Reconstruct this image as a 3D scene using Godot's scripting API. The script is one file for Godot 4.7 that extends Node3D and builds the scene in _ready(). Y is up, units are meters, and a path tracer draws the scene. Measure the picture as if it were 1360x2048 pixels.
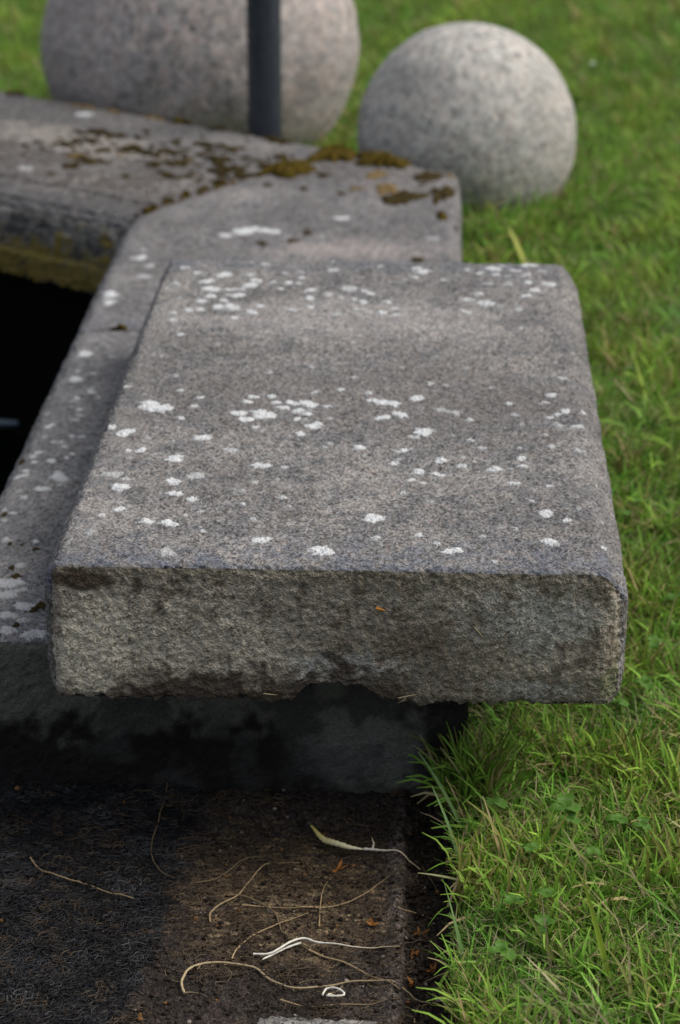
extends Node3D

const SLAB_LICHEN := [[-0.1941,-0.3993,0.0144,1], [-0.23,-0.3409,0.0067,1], [-0.2152,-0.3217,0.0091,1], [-0.1949,-0.2771,0.0058,1], [-0.2076,-0.2739,0.0034,1], [-0.1397,-0.3097,0.008,1], [-0.1093,-0.2809,0.0065,0.6], [-0.1588,-0.2559,0.0091,1], [-0.2162,-0.2117,0.0084,0.5], [-0.1386,-0.2125,0.0084,0.55], [-0.1536,-0.1991,0.0072,1], [-0.2006,-0.1971,0.0042,0.6], [-0.206,-0.1743,0.0115,1], [-0.1504,-0.1693,0.0071,1], [-0.1303,-0.153,0.0064,1], [-0.1948,-0.1273,0.0063,1], [-0.2108,-0.1112,0.0038,0.8], [-0.1656,-0.0991,0.0071,1], [-0.1462,-0.0942,0.0076,1], [-0.0648,-0.0624,0.0083,1], [-0.0095,-0.0361,0.0095,1], [-0.1419,-0.0314,0.0087,0.5], [-0.2158,-0.0705,0.0062,0.4], [-0.0763,-0.2398,0.0071,1], [-0.0551,-0.2355,0.0038,0.7], [-0.0796,-0.196,0.0033,0.6], [-0.049,-0.1626,0.0046,0.8], [-0.0864,-0.1428,0.003,0.8], [-0.0739,-0.1054,0.0036,0.6], [-0.1233,-0.1245,0.0032,0.7], [-0.1357,-0.1133,0.0027,0.7], [-0.0448,-0.141,0.0029,0.6], [-0.0905,-0.1706,0.0055,0.35], [-0.1045,-0.4197,0.0061,1], [-0.0975,-0.4352,0.0061,1], [-0.0813,-0.4313,0.0056,1], [-0.0755,-0.4134,0.0056,1], [-0.0679,-0.3988,0.0066,1], [-0.1103,-0.3852,0.0078,1], [-0.0884,-0.3891,0.0083,1], [-0.1015,-0.3695,0.0077,1], [-0.0828,-0.3747,0.0092,1], [-0.0577,-0.4142,0.0061,1], [-0.0419,-0.4134,0.0084,1], [-0.0488,-0.3923,0.0065,1], [-0.0384,-0.3854,0.0065,1], [-0.0505,-0.3703,0.0045,1], [-0.034,-0.3508,0.0087,1], [-0.0896,-0.3456,0.0037,1], [-0.0435,-0.3278,0.0054,1], [-0.0372,-0.4486,0.0033,1], [-0.1721,-0.4458,0.0051,0.8], [-0.1532,-0.4267,0.0038,1], [-0.1562,-0.401,0.0038,1], [-0.1654,-0.3682,0.005,0.8], [-0.2344,-0.4602,0.0057,0.7], [-0.1916,-0.3102,0.0027,0.6], [-0.1854,-0.4924,0.0034,0.5], [-0.0194,-0.4084,0.0051,1], [-0.0103,-0.4575,0.0044,1], [-0.0181,-0.3717,0.0035,0.6], [0.0231,-0.4268,0.0059,1], [0.0184,-0.4464,0.0041,0.8], [0.0381,-0.4184,0.0096,1], [0.0341,-0.3768,0.0067,1], [0.0549,-0.388,0.0095,1], [0.0719,-0.4365,0.0082,1], [0.0794,-0.3359,0.0093,1], [0.0654,-0.3214,0.0054,0.7], [0.0156,-0.2931,0.0065,1], [0.0554,-0.2853,0.006,1], [0.0489,-0.2491,0.0043,1], [0.0901,-0.2601,0.0074,1], [0.0696,-0.2318,0.0064,1], [0.0912,-0.225,0.0063,1], [0.0652,-0.2074,0.0044,1], [0.077,-0.2003,0.0028,1], [0.1411,-0.2427,0.0078,1], [0.1157,-0.2481,0.0052,0.8], [0.1701,-0.2689,0.0055,1], [0.1715,-0.2518,0.005,1], [0.1609,-0.2052,0.0051,1], [0.1935,-0.1966,0.0046,0.8], [0.1229,-0.3169,0.0044,0.8], [0.1328,-0.2941,0.0039,0.7], [0.1214,-0.3748,0.004,0.8], [0.1617,-0.4193,0.0041,1], [0.109,-0.3918,0.005,0.6], [0.0914,-0.3984,0.0055,0.5], [0.2078,-0.4469,0.0069,0.8], [0.1989,-0.4269,0.0041,0.8], [0.2211,-0.4055,0.0068,1], [0.2017,-0.3841,0.0045,1], [0.2102,-0.3947,0.004,1], [0.2363,-0.4076,0.006,1], [0.2111,-0.3586,0.0054,0.5], [0.2313,-0.3581,0.0067,0.8], [0.2009,-0.3011,0.0053,0.7], [0.228,-0.2942,0.006,0.5], [0.1953,-0.3326,0.0029,0.6], [0.166,-0.3884,0.0045,0.5], [0.2185,-0.5067,0.0047,0.7], [0.1758,-0.1626,0.0032,0.7], [0.1861,-0.132,0.0076,0.9], [0.2082,-0.1165,0.0056,0.9], [0.245,-0.1287,0.0031,0.9], [0.1854,-0.0655,0.009,1], [0.2405,-0.0623,0.0035,0.9], [0.1046,-0.0411,0.0074,1], [0.0903,-0.058,0.0039,1], [0.0739,-0.0775,0.004,0.8], [0.1306,-0.0788,0.0035,0.8], [0.0332,-0.1136,0.009,1], [0.0372,-0.068,0.0039,0.8], [0.0584,-0.1759,0.0032,0.7], [0.0834,-0.1562,0.0041,0.35], [0.2455,-0.2177,0.0033,0.5], [-0.2169,-0.8881,0.0051,1], [-0.1986,-0.8679,0.006,1], [-0.1647,-0.8652,0.0104,1], [-0.1892,-0.8333,0.0077,1], [-0.1837,-0.8438,0.005,1], [-0.1761,-0.8077,0.0097,1], [-0.1563,-0.8025,0.0064,1], [-0.1436,-0.8051,0.005,0.7], [-0.144,-0.7813,0.0075,1], [-0.1546,-0.7828,0.0044,1], [-0.1797,-0.7778,0.0087,1], [-0.1819,-0.7582,0.0063,1], [-0.1577,-0.7593,0.0049,1], [-0.1591,-0.7362,0.0074,1], [-0.1444,-0.7387,0.0114,0.9], [-0.1183,-0.7418,0.0063,1], [-0.1226,-0.717,0.0062,1], [-0.1409,-0.6975,0.0042,1], [-0.1345,-0.8235,0.0082,1], [-0.1271,-0.8421,0.0065,1], [-0.1352,-0.8624,0.006,0.7], [-0.1233,-0.9113,0.0061,0.7], [-0.1048,-0.837,0.005,1], [-0.0967,-0.8131,0.0044,1], [-0.0892,-0.8336,0.0059,1], [-0.0772,-0.8321,0.0038,1], [-0.0743,-0.8526,0.0045,0.8], [-0.0758,-0.8774,0.0045,0.6], [-0.0614,-0.8027,0.0064,1], [-0.0569,-0.7734,0.0064,1], [-0.0603,-0.7405,0.0057,1], [-0.0779,-0.7283,0.0057,1], [-0.0391,-0.7878,0.0058,0.6], [-0.0241,-0.7767,0.0032,0.8], [-0.0375,-0.9322,0.0055,1], [-0.0374,-0.8896,0.006,0.8], [-0.0128,-0.8148,0.0097,0.6], [0.0016,-0.8054,0.0044,1], [0.0118,-0.7959,0.0064,1], [-0.0088,-0.7716,0.0038,1], [0.0014,-0.7604,0.0063,0.9], [-0.0012,-0.7354,0.0051,0.7], [-0.0278,-0.7173,0.0062,0.7], [0.0278,-0.7615,0.0049,1], [0.0276,-0.7235,0.0062,1], [0.0387,-0.7372,0.0048,1], [0.0414,-0.7147,0.0042,1], [-0.182,-0.7238,0.0051,1], [-0.1969,-0.7194,0.0051,1], [-0.2111,-0.7131,0.0048,1], [-0.2112,-0.6834,0.0056,1], [-0.1965,-0.6352,0.0047,1], [-0.2234,-0.8257,0.0059,0.6], [-0.2094,-0.7667,0.0052,0.5], [0.015,-0.9088,0.0054,0.6], [0.0592,-0.898,0.006,1], [0.0714,-0.8838,0.0093,1], [0.0603,-0.8605,0.0045,1], [0.0936,-0.8517,0.0038,1], [0.1223,-0.8986,0.0051,0.7], [0.1499,-0.8998,0.0093,1], [0.1383,-0.8805,0.0054,1], [0.1646,-0.9153,0.0045,0.7], [0.1573,-0.8772,0.0054,0.7], [0.1803,-0.8928,0.0072,0.8], [0.1931,-0.8787,0.0054,0.8], [0.1993,-0.9253,0.01,1], [0.2114,-0.892,0.0054,0.7], [0.1922,-0.8499,0.0059,1], [0.2192,-0.847,0.0083,1], [0.1442,-0.8377,0.0065,0.5], [0.166,-0.8386,0.0065,0.7], [0.2023,-0.8161,0.0064,1], [0.1905,-0.7919,0.0058,1], [0.1338,-0.7993,0.0052,1], [0.1227,-0.7773,0.0069,0.7], [0.1415,-0.7626,0.01,0.8], [0.1201,-0.7294,0.0068,0.7], [0.1765,-0.7413,0.0063,0.6], [0.1818,-0.6695,0.0047,0.5]]
const STONE_A_LICHEN := [[-0.3558,-0.6807,0.0063,1], [-0.3128,-0.6499,0.0048,0.8], [-0.3233,-0.6478,0.0034,0.7], [-0.3328,-0.6282,0.0034,0.6], [-0.3276,-0.6126,0.0056,0.5], [-0.3513,-0.5959,0.0067,0.8], [-0.3606,-0.5815,0.0066,0.6], [-0.354,-0.565,0.0036,0.8], [-0.3361,-0.5673,0.0047,0.8], [-0.3143,-0.5913,0.0031,1], [-0.3191,-0.5756,0.0028,1], [-0.3249,-0.5346,0.0054,0.7], [-0.3159,-0.5187,0.0092,0.8], [-0.3655,-0.5225,0.007,0.8], [-0.3315,-0.4875,0.008,0.8], [-0.348,-0.4639,0.0045,0.7], [-0.3638,-0.4325,0.0052,0.8], [-0.3152,-0.345,0.0038,0.7], [-0.327,-0.2416,0.0112,0.6], [-0.3225,-0.2101,0.0106,0.5], [-0.2968,-0.1894,0.01,0.6], [-0.2817,-0.1268,0.0102,0.7], [-0.2941,-0.1536,0.0056,0.5], [-0.3098,-0.1651,0.0071,0.5], [-0.3104,-0.2246,0.0063,0.5], [-0.3064,-0.1322,0.0079,0.5], [-0.3503,-0.9419,0.01,1], [-0.3522,-0.8412,0.0106,0.8], [-0.3232,-0.7954,0.0057,1], [-0.311,-0.7764,0.0035,0.7], [-0.3344,-0.7736,0.0047,1], [-0.3268,-0.7341,0.0047,0.8], [-0.3679,-0.7272,0.0047,0.7], [-0.3276,-0.7002,0.0043,0.6]]
const STONE_B_LICHEN := [[-0.3356,-1.3672,0.0099,1], [-0.3174,-1.3281,0.007,0.7], [-0.32,-1.2746,0.009,0.6], [-0.3558,-1.1913,0.0128,1], [-0.35,-1.1576,0.0093,1], [-0.3338,-1.4055,0.0043,0.6], [-0.1969,-1.512,0.0184,1], [-0.1602,-1.5136,0.0147,1], [-0.2207,-1.4893,0.011,1], [-0.0592,-1.5928,0.0097,1], [0.0786,-1.481,0.008,0.4], [-0.0855,-1.4898,0.0051,0.4]]
const STONE_C_LICHEN := [[-0.5401,-2.2637,0.0155,1], [-0.5818,-1.8658,0.0121,0.5], [-0.5451,-1.9961,0.0075,0.4]]
const STONE_A_MOSS := [[-0.3743,-0.5733,0.0055,0.0068,0], [-0.3612,-0.4147,0.0036,0.0064,0], [-0.3396,-0.3363,0.003,0.0046,0], [-0.3276,-0.3342,0.0025,0.0039,0], [-0.3106,-0.3235,0.0035,0.0062,0], [-0.3196,-0.2551,0.0064,0.0067,0], [-0.2848,-0.1865,0.0057,0.0087,0], [-0.29,-0.1772,0.0038,0.0058,0], [-0.3002,-0.1423,0.0037,0.005,0], [-0.3268,-0.2742,0.0034,0.0045,0]]
const STONE_B_MOSS := [[-0.3175,-1.0373,0.0064,0.0157,1], [-0.3282,-1.0306,0.0077,0.0049,0], [-0.0873,-1.976,0.0412,0.0506,1], [-0.002,-1.9321,0.0387,0.0562,1], [-0.1589,-1.869,0.0402,0.0395,1], [0.0728,-1.8466,0.0239,0.0294,0], [0.0294,-1.6989,0.0308,0.0531,0], [0.0915,-1.7378,0.0217,0.0547,0], [-0.0097,-1.8559,0.02,0.0294,2], [0.0062,-1.7648,0.0196,0.0336,2], [-0.1259,-1.7591,0.007,0.0096,0], [-0.098,-1.8424,0.012,0.0122,0], [-0.0636,-1.7311,0.007,0.0095,0], [-0.0423,-1.7627,0.011,0.0144,2], [-0.1677,-1.4464,0.0108,0.0111,0], [-0.1239,-1.4615,0.0094,0.0111,0], [-0.1038,-1.5053,0.0088,0.0135,0], [0.0561,-1.3689,0.012,0.0108,0], [0.0934,-1.6055,0.0098,0.0138,1], [0.1225,-1.559,0.0059,0.0159,0], [-0.182,-1.7753,0.0102,0.012,0], [0.0606,-1.7952,0.0079,0.0097,0], [0.1079,-1.861,0.0088,0.0196,2]]
const STONE_C_MOSS := [[-0.2293,-1.8335,0.0152,0.0196,0], [-0.2333,-1.7668,0.0157,0.012,2], [-0.2395,-1.7666,0.0157,0.0108,1], [-0.2618,-1.7347,0.0156,0.0107,1], [-0.2895,-1.7001,0.0154,0.0095,1], [-0.3165,-1.6631,0.0153,0.0094,1], [-0.3434,-1.6296,0.0137,0.0093,1], [-0.3694,-1.5939,0.0113,0.0092,0], [-0.5519,-2.3342,0.0315,0.0179,2], [-0.4916,-2.2883,0.0222,0.0164,2], [-0.415,-2.2442,0.022,0.0162,2], [-0.3582,-2.2078,0.0192,0.0134,1], [-0.2927,-2.1612,0.0216,0.0159,0], [-0.6941,-2.4239,0.0275,0.0141,0], [-0.5112,-1.8833,0.0162,0.0149,0], [-0.4767,-1.9867,0.0125,0.0127,0], [-0.3689,-1.9914,0.0149,0.0153,0], [-0.3103,-1.8267,0.0112,0.0122,0], [-0.2714,-1.9271,0.0139,0.015,0], [-0.4139,-1.8222,0.0096,0.0098,0], [-0.3744,-1.8959,0.0146,0.0149,0], [-0.2542,-2.0139,0.0167,0.0179,0], [-0.316,-2.0466,0.0168,0.0155,0], [-0.36,-2.0626,0.0101,0.0104,0], [-0.4826,-1.9112,0.0163,0.02,0], [-0.5359,-1.833,0.0096,0.0098,0], [-0.1968,-2.0878,0.0212,0.0156,0], [-0.2344,-2.1339,0.0129,0.0131,0], [-0.2942,-1.9946,0.0108,0.0115,0], [-0.2534,-1.8616,0.0088,0.0099,0], [-0.3334,-1.9312,0.0106,0.01,0], [-0.2062,-1.93,0.0106,0.01,0]]
const ROOTS := [[0.0012, [[-0.271,0.001], [-0.260,0.016], [-0.235,0.035], [-0.206,0.047], [-0.169,0.069]]], [0.0018, [[-0.110,0.206], [-0.114,0.191], [-0.109,0.168], [-0.091,0.159], [-0.071,0.162], [-0.055,0.166], [-0.044,0.179], [-0.034,0.188], [-0.019,0.195], [0.002,0.190], [0.025,0.183], [0.057,0.184], [0.079,0.193], [0.106,0.206]]], [0.0015, [[-0.089,0.051], [-0.078,0.052], [-0.061,0.064], [-0.046,0.078], [-0.040,0.095], [-0.036,0.110], [-0.026,0.122], [-0.012,0.136]]], [0.0011, [[-0.099,0.097], [-0.101,0.080], [-0.094,0.068], [-0.080,0.054], [-0.073,0.033], [-0.061,0.002], [-0.048,-0.005], [-0.028,-0.007]]], [0.0010, [[-0.076,0.153], [-0.073,0.136], [-0.062,0.116], [-0.045,0.101], [-0.026,0.084], [-0.015,0.077]]], [0.0009, [[-0.118,0.033], [-0.103,0.025], [-0.089,0.007], [-0.074,-0.012], [-0.055,-0.014]]], [0.0010, [[-0.161,-0.128], [-0.159,-0.106], [-0.162,-0.068], [-0.165,-0.031], [-0.161,-0.003], [-0.152,0.019], [-0.136,0.037]]], [0.0012, [[-0.012,0.136], [0.007,0.148], [0.031,0.163], [0.051,0.181], [0.066,0.197]]], [0.0009, [[-0.023,0.070], [0.003,0.065], [0.024,0.055], [0.040,0.032], [0.055,0.014]]], [0.0011, [[0.076,-0.027], [0.090,0.004], [0.097,0.036]]], [0.0009, [[0.062,0.070], [0.079,0.069], [0.093,0.074]]], [0.0010, [[0.079,0.238], [0.079,0.220], [0.082,0.207], [0.089,0.201]]], [0.0009, [[-0.074,0.069], [-0.047,0.068], [-0.025,0.070], [0.011,0.063]]], [0.0009, [[-0.031,0.211], [-0.006,0.218], [0.022,0.214], [0.052,0.212], [0.066,0.214]]], [0.0009, [[-0.005,0.101], [-0.006,0.060], [-0.003,0.030], [0.002,0.016]]], [0.0025, [[-0.021,-0.062], [-0.007,-0.039], [0.012,-0.024], [0.037,-0.020], [0.062,-0.012], [0.081,-0.003]]], [0.0017, [[-0.058,0.147], [-0.042,0.147], [-0.019,0.127], [-0.003,0.134], [0.023,0.138], [0.065,0.137]]], [0.0016, [[0.003,0.204], [0.006,0.198], [0.012,0.199], [0.019,0.206], [0.021,0.212], [0.015,0.213], [0.007,0.210], [0.010,0.206], [0.016,0.208]]], ]

const TOP := 0.262
const KERB := 0.135
const RUN := Vector3(-0.833, 0.0, -0.553)      # direction in which the rear kerb runs, away to the left
const OUT := Vector3(0.553, 0.0, -0.833)       # across it, away from the basin
const CORNER := Vector3(-0.392, 0.0, -1.564)   # inner corner of the kerb

var rng := RandomNumberGenerator.new()
var low := FastNoiseLite.new()
var mid := FastNoiseLite.new()
var fine := FastNoiseLite.new()
var blot := FastNoiseLite.new()
var stone_mat: StandardMaterial3D
var face_mat: StandardMaterial3D
var lichen_mat: StandardMaterial3D
var moss_mat: StandardMaterial3D
var leaf_mat: StandardMaterial3D
var root_mat: StandardMaterial3D
var soil_mat: StandardMaterial3D
var used := {}

# ---------------------------------------------------------------- small helpers
func numbered(called: String) -> String:
	var n: int = used.get(called, 0)
	used[called] = n + 1
	return called if n == 0 else "%s_%03d" % [called, n]

func tag(o: Node, label: String, category := "", group := "") -> void:
	o.set_meta("label", label)
	if category: o.set_meta("category", category)
	if group: o.set_meta("group", group)

func thing(called: String, label: String, category: String, at := Vector3.ZERO, group := "") -> Node3D:
	var o := Node3D.new()
	o.name = numbered(called)
	add_child(o)
	o.position = at
	tag(o, label, category, group)
	return o

func obj(called: String, mesh: Mesh, mat: Material, parent: Node = null) -> MeshInstance3D:
	var o := MeshInstance3D.new()
	o.mesh = mesh
	if mat: o.material_override = mat
	if parent == null:
		o.name = numbered(called)
		add_child(o, true)
	else:
		o.name = called
		parent.add_child(o, true)
	return o

func srgb(r: float, g: float, b: float) -> Color:
	return Color(r, g, b).linear_to_srgb()

func noise(kind: int, freq: float, octaves: int, sd: int) -> FastNoiseLite:
	var n := FastNoiseLite.new()
	n.noise_type = kind
	n.frequency = freq
	n.seed = sd
	n.fractal_type = FastNoiseLite.FRACTAL_FBM if octaves > 1 else FastNoiseLite.FRACTAL_NONE
	n.fractal_octaves = octaves
	return n

func cells(freq: float, sd: int, ret: int) -> FastNoiseLite:
	var n := noise(FastNoiseLite.TYPE_CELLULAR, freq, 1, sd)
	n.cellular_return_type = ret
	return n

func seamless(n: FastNoiseLite, size: int) -> PackedByteArray:
	var im := n.get_seamless_image(size, size, false, false, 0.12, true)
	im.convert(Image.FORMAT_L8)
	return im.get_data()

func texture_of(data: PackedByteArray, size: int, format: int) -> ImageTexture:
	return ImageTexture.create_from_image(Image.create_from_data(size, size, false, format, data))

func bake(v: PackedVector3Array, c: PackedColorArray, ix: PackedInt32Array, onto: ArrayMesh = null) -> ArrayMesh:
	var a := []
	a.resize(Mesh.ARRAY_MAX)
	a[Mesh.ARRAY_VERTEX] = v
	a[Mesh.ARRAY_COLOR] = c
	a[Mesh.ARRAY_INDEX] = ix
	var st := SurfaceTool.new()
	st.create_from_arrays(a)
	st.generate_normals()
	return st.commit(onto) if onto else st.commit()

func mixc(a: Color, b: Color, t: float) -> Color:
	return a.lerp(b, clampf(t, 0.0, 1.0))

# ---------------------------------------------------------------- textures and materials
func triplanar(m: StandardMaterial3D, metres: float) -> void:
	m.uv1_triplanar = true
	m.uv1_triplanar_sharpness = 4.0
	m.uv1_scale = Vector3.ONE / metres

func make_materials() -> void:
	var n := 1024
	var a := seamless(cells(0.26, 3, FastNoiseLite.RETURN_CELL_VALUE), n)
	var d := seamless(cells(0.26, 3, FastNoiseLite.RETURN_DISTANCE), n)
	var b := seamless(cells(0.085, 8, FastNoiseLite.RETURN_CELL_VALUE), n)
	var e := seamless(cells(0.085, 8, FastNoiseLite.RETURN_DISTANCE), n)
	var s := seamless(noise(FastNoiseLite.TYPE_SIMPLEX, 0.02, 4, 5), n)
	var col := PackedByteArray()
	col.resize(n * n * 3)
	var hgt := PackedByteArray()
	hgt.resize(n * n)
	var soft_col := col.duplicate()            # the same grain with less contrast, for cast faces
	var curve := PackedByteArray()           # linear 0..1 -> sRGB byte
	curve.resize(1025)
	for i in 1025:
		curve[i] = int(round(255.0 * Color(i / 1024.0, 0, 0).linear_to_srgb().r))
	for i in n * n:
		var v := 0.26 + 0.60 * a[i] / 255.0 + 0.16 * (s[i] / 255.0 - 0.5)
		var r := 1.0
		var bl := 1.0
		var big := b[i]
		if e[i] < 96:                         # a coarser grain shows at the surface
			if big > 215: v += 0.12
			elif big < 40: v -= 0.13
			elif big < 84:
				r = 1.07
				bl = 0.93
			elif big < 112:
				r = 1.10
				bl = 0.98
		if d[i] > 172: v -= 0.16
		v = clampf(v, 0.08, 0.85)
		col[i * 3] = curve[int(minf(v * r, 1.0) * 1024.0)]
		col[i * 3 + 1] = curve[int(v * 1024.0)]
		col[i * 3 + 2] = curve[int(v * bl * 1024.0)]
		var sv := clampf(0.56 + 0.42 * (v - 0.56), 0.1, 0.85)
		soft_col[i * 3] = curve[int(minf(sv * lerpf(1.0, r, 0.4), 1.0) * 1024.0)]
		soft_col[i * 3 + 1] = curve[int(sv * 1024.0)]
		soft_col[i * 3 + 2] = curve[int(sv * lerpf(1.0, bl, 0.4) * 1024.0)]
		hgt[i] = int(clampf(150.0 - 0.42 * d[i] + 0.35 * (a[i] - 128) - 0.14 * e[i] + 0.35 * (s[i] - 128), 0, 255))
	var grain := texture_of(col, n, Image.FORMAT_RGB8)
	var relief := texture_of(hgt, n, Image.FORMAT_L8)
	stone_mat = StandardMaterial3D.new()
	stone_mat.vertex_color_use_as_albedo = true
	stone_mat.albedo_texture = grain
	stone_mat.heightmap_enabled = true
	stone_mat.heightmap_texture = relief
	stone_mat.heightmap_scale = 0.17
	stone_mat.roughness = 0.92
	stone_mat.metallic_specular = 0.35
	triplanar(stone_mat, 0.50)

	face_mat = stone_mat.duplicate()
	face_mat.albedo_texture = texture_of(soft_col, n, Image.FORMAT_RGB8)
	face_mat.heightmap_scale = 0.22
	triplanar(face_mat, 0.44)

	lichen_mat = StandardMaterial3D.new()
	lichen_mat.vertex_color_use_as_albedo = true
	lichen_mat.heightmap_enabled = true
	lichen_mat.heightmap_texture = relief
	lichen_mat.heightmap_scale = 0.25
	lichen_mat.roughness = 1.0
	lichen_mat.metallic_specular = 0.2
	triplanar(lichen_mat, 0.6)

	moss_mat = StandardMaterial3D.new()
	moss_mat.vertex_color_use_as_albedo = true
	moss_mat.roughness = 1.0
	moss_mat.metallic_specular = 0.15

	soil_mat = StandardMaterial3D.new()
	soil_mat.vertex_color_use_as_albedo = true
	soil_mat.albedo_texture = grain
	soil_mat.albedo_color = srgb(0.5, 0.5, 0.5)
	soil_mat.heightmap_enabled = true
	soil_mat.heightmap_texture = relief
	soil_mat.heightmap_scale = 0.3
	soil_mat.roughness = 0.82
	soil_mat.metallic_specular = 0.3
	triplanar(soil_mat, 0.5)

	leaf_mat = StandardMaterial3D.new()
	leaf_mat.vertex_color_use_as_albedo = true
	leaf_mat.roughness = 0.55
	leaf_mat.metallic_specular = 0.22
	leaf_mat.backlight_enabled = true
	leaf_mat.backlight = Color(0.7, 0.7, 0.7)

	root_mat = StandardMaterial3D.new()
	root_mat.vertex_color_use_as_albedo = true
	root_mat.roughness = 0.6
	root_mat.metallic_specular = 0.35

func granite(tone: Color, pink: float, sd: int) -> StandardMaterial3D:
	var n := 512
	var a := seamless(cells(0.19, sd, FastNoiseLite.RETURN_CELL_VALUE), n)
	var b := seamless(cells(0.07, sd + 1, FastNoiseLite.RETURN_CELL_VALUE), n)
	var s := seamless(noise(FastNoiseLite.TYPE_SIMPLEX, 0.03, 4, sd + 2), n)
	var col := PackedByteArray()
	col.resize(n * n * 3)
	for i in n * n:
		var v := 0.62 + 0.36 * (a[i] / 255.0 - 0.5) + 0.20 * (b[i] / 255.0 - 0.5) + 0.22 * (s[i] / 255.0 - 0.5)
		var warm := pink * clampf((b[i] - 110) / 70.0, 0.0, 1.0)
		if a[i] < 20: v *= 0.75
		var c := Color(v * tone.r * (1.0 + 0.10 * warm), v * tone.g * (1.0 - 0.03 * warm), v * tone.b * (1.0 - 0.10 * warm)).clamp().linear_to_srgb()
		col[i * 3] = int(c.r * 255.0)
		col[i * 3 + 1] = int(c.g * 255.0)
		col[i * 3 + 2] = int(c.b * 255.0)
	var m := StandardMaterial3D.new()
	m.albedo_texture = texture_of(col, n, Image.FORMAT_RGB8)
	m.vertex_color_use_as_albedo = true
	m.heightmap_enabled = true
	m.heightmap_texture = texture_of(s, n, Image.FORMAT_L8)
	m.heightmap_scale = 0.15
	m.roughness = 0.85
	triplanar(m, 0.62)
	return m

# ---------------------------------------------------------------- worn concrete stones
func span(a: float, b: float, step_a: float, step_b: float) -> PackedFloat32Array:
	var out := PackedFloat32Array([a])
	var x := a
	while true:
		var t := (x - a) / (b - a)
		x += lerpf(step_a, step_b, t)
		if x > b - 0.4 * step_b: break
		out.append(x)
	out.append(b)
	return out

# A point p on the box, moved onto the worn surface. S.at centre, S.he half size, S.planes [normal, distance, softness, wobble].
func worn(p: Vector3, S: Dictionary) -> Vector3:
	var he: Vector3 = S.he
	var at: Vector3 = S.at
	var q := p
	var w := p + at
	for c in S.planes:
		var nn: Vector3 = c[0]
		var e: float = nn.dot(q) - c[1]
		if e < -0.02: continue
		if c[3] > 0.0: e += c[3] * (mid.get_noise_3dv(w) + 0.6 * low.get_noise_3dv(w * 2.0))
		var s: float = c[2]
		q -= nn * (0.5 * (e + sqrt(e * e + s * s)))
	var ax := he.x - absf(p.x)
	var ay := he.y - absf(p.y)
	var az := he.z - absf(p.z)
	var dir := Vector3(signf(p.x) * exp(-ax * 70.0), signf(p.y) * exp(-ay * 70.0), signf(p.z) * exp(-az * 70.0))
	if dir.length_squared() < 1e-9: dir = Vector3.UP
	dir = dir.normalized()
	var rough: float = S.rough
	if az < 0.001 and p.z > 0.0: rough *= S.front
	var d := low.get_noise_3dv(w) * 0.0016 + mid.get_noise_3dv(w) * 0.0009 * rough - 0.0011 * rough * maxf(0.0, fine.get_noise_3dv(w) - 0.1) + fine.get_noise_3dv(w * 0.45) * 0.0011 * rough
	var second := maxf(minf(ax, ay), minf(maxf(ax, ay), az))      # distance to the nearest edge
	if second < 0.012:
		var k := 1.0 - second / 0.012
		d += k * (-0.0006 + 0.0016 * mid.get_noise_3dv(w * 1.7) * rough)
	q += dir * d
	if p.y < 0.0 and S.ragged > 0.0:                               # the broken lower edge
		var k := clampf(-p.y / he.y * 1.6 - 0.6, 0.0, 1.0)
		var lift: float = S.ragged * (0.5 + mid.get_noise_3d(w.x * 0.6, 3.0, w.z * 0.6) + 0.35 * fine.get_noise_3d(w.x * 0.4, 7.0, w.z * 0.4))
		if S.notch: lift += 0.020 * smoothstep(0.042, 0.018, absf(w.x - 0.006 + 0.006 * low.get_noise_1d(w.y)))
		q.y += k * k * lift
	return q

func stone_mesh(S: Dictionary) -> ArrayMesh:
	var made := stone_faces(S, ["top", "right", "left", "back", "bottom"], null)
	made.surface_set_material(0, stone_mat)
	stone_faces(S, ["front"], made)
	made.surface_set_material(1, face_mat)
	return made

func stone_faces(S: Dictionary, faces: Array, onto: ArrayMesh) -> ArrayMesh:
	var v := PackedVector3Array()
	var c := PackedColorArray()
	var ix := PackedInt32Array()
	var he: Vector3 = S.he
	var xs: PackedFloat32Array = S.xs
	var ys: PackedFloat32Array = S.ys
	var zs: PackedFloat32Array = S.zs
	var zr := zs.duplicate()
	zr.reverse()
	var cx := PackedFloat32Array([-he.x, 0.0, he.x])
	# [face, U values, V values]; U x V points outwards
	for f in [["top", xs, zr], ["front", xs, ys], ["right", ys, zs], ["left", zs, ys], ["back", ys, xs], ["bottom", span(-he.x, he.x, 0.02, 0.02), span(-he.z, he.z, 0.02, 0.02)]]:
		if not f[0] in faces: continue
		var U: PackedFloat32Array = f[1]
		var V: PackedFloat32Array = f[2]
		var first := v.size()
		for j in V.size():
			for i in U.size():
				var p: Vector3
				match f[0]:
					"top": p = Vector3(U[i], he.y, V[j])
					"front": p = Vector3(U[i], V[j], he.z)
					"right": p = Vector3(he.x, U[i], V[j])
					"left": p = Vector3(-he.x, V[j], U[i])
					"back": p = Vector3(V[j], U[i], -he.z)
					_: p = Vector3(U[i], -he.y, V[j])
				var q := worn(p, S)
				v.append(q)
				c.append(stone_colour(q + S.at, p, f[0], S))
		for j in V.size() - 1:
			for i in U.size() - 1:
				var k := first + j * U.size() + i
				var m := k + U.size()
				ix.append_array([k, m + 1, k + 1, k, m, m + 1])
	return bake(v, c, ix, onto)

func blob(x: float, y: float, cx: float, cy: float, rx: float, ry: float, rag: float) -> float:
	var d := Vector2((x - cx) / rx, (y - cy) / ry).length()
	return smoothstep(1.15, 0.55, d + rag)

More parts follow.
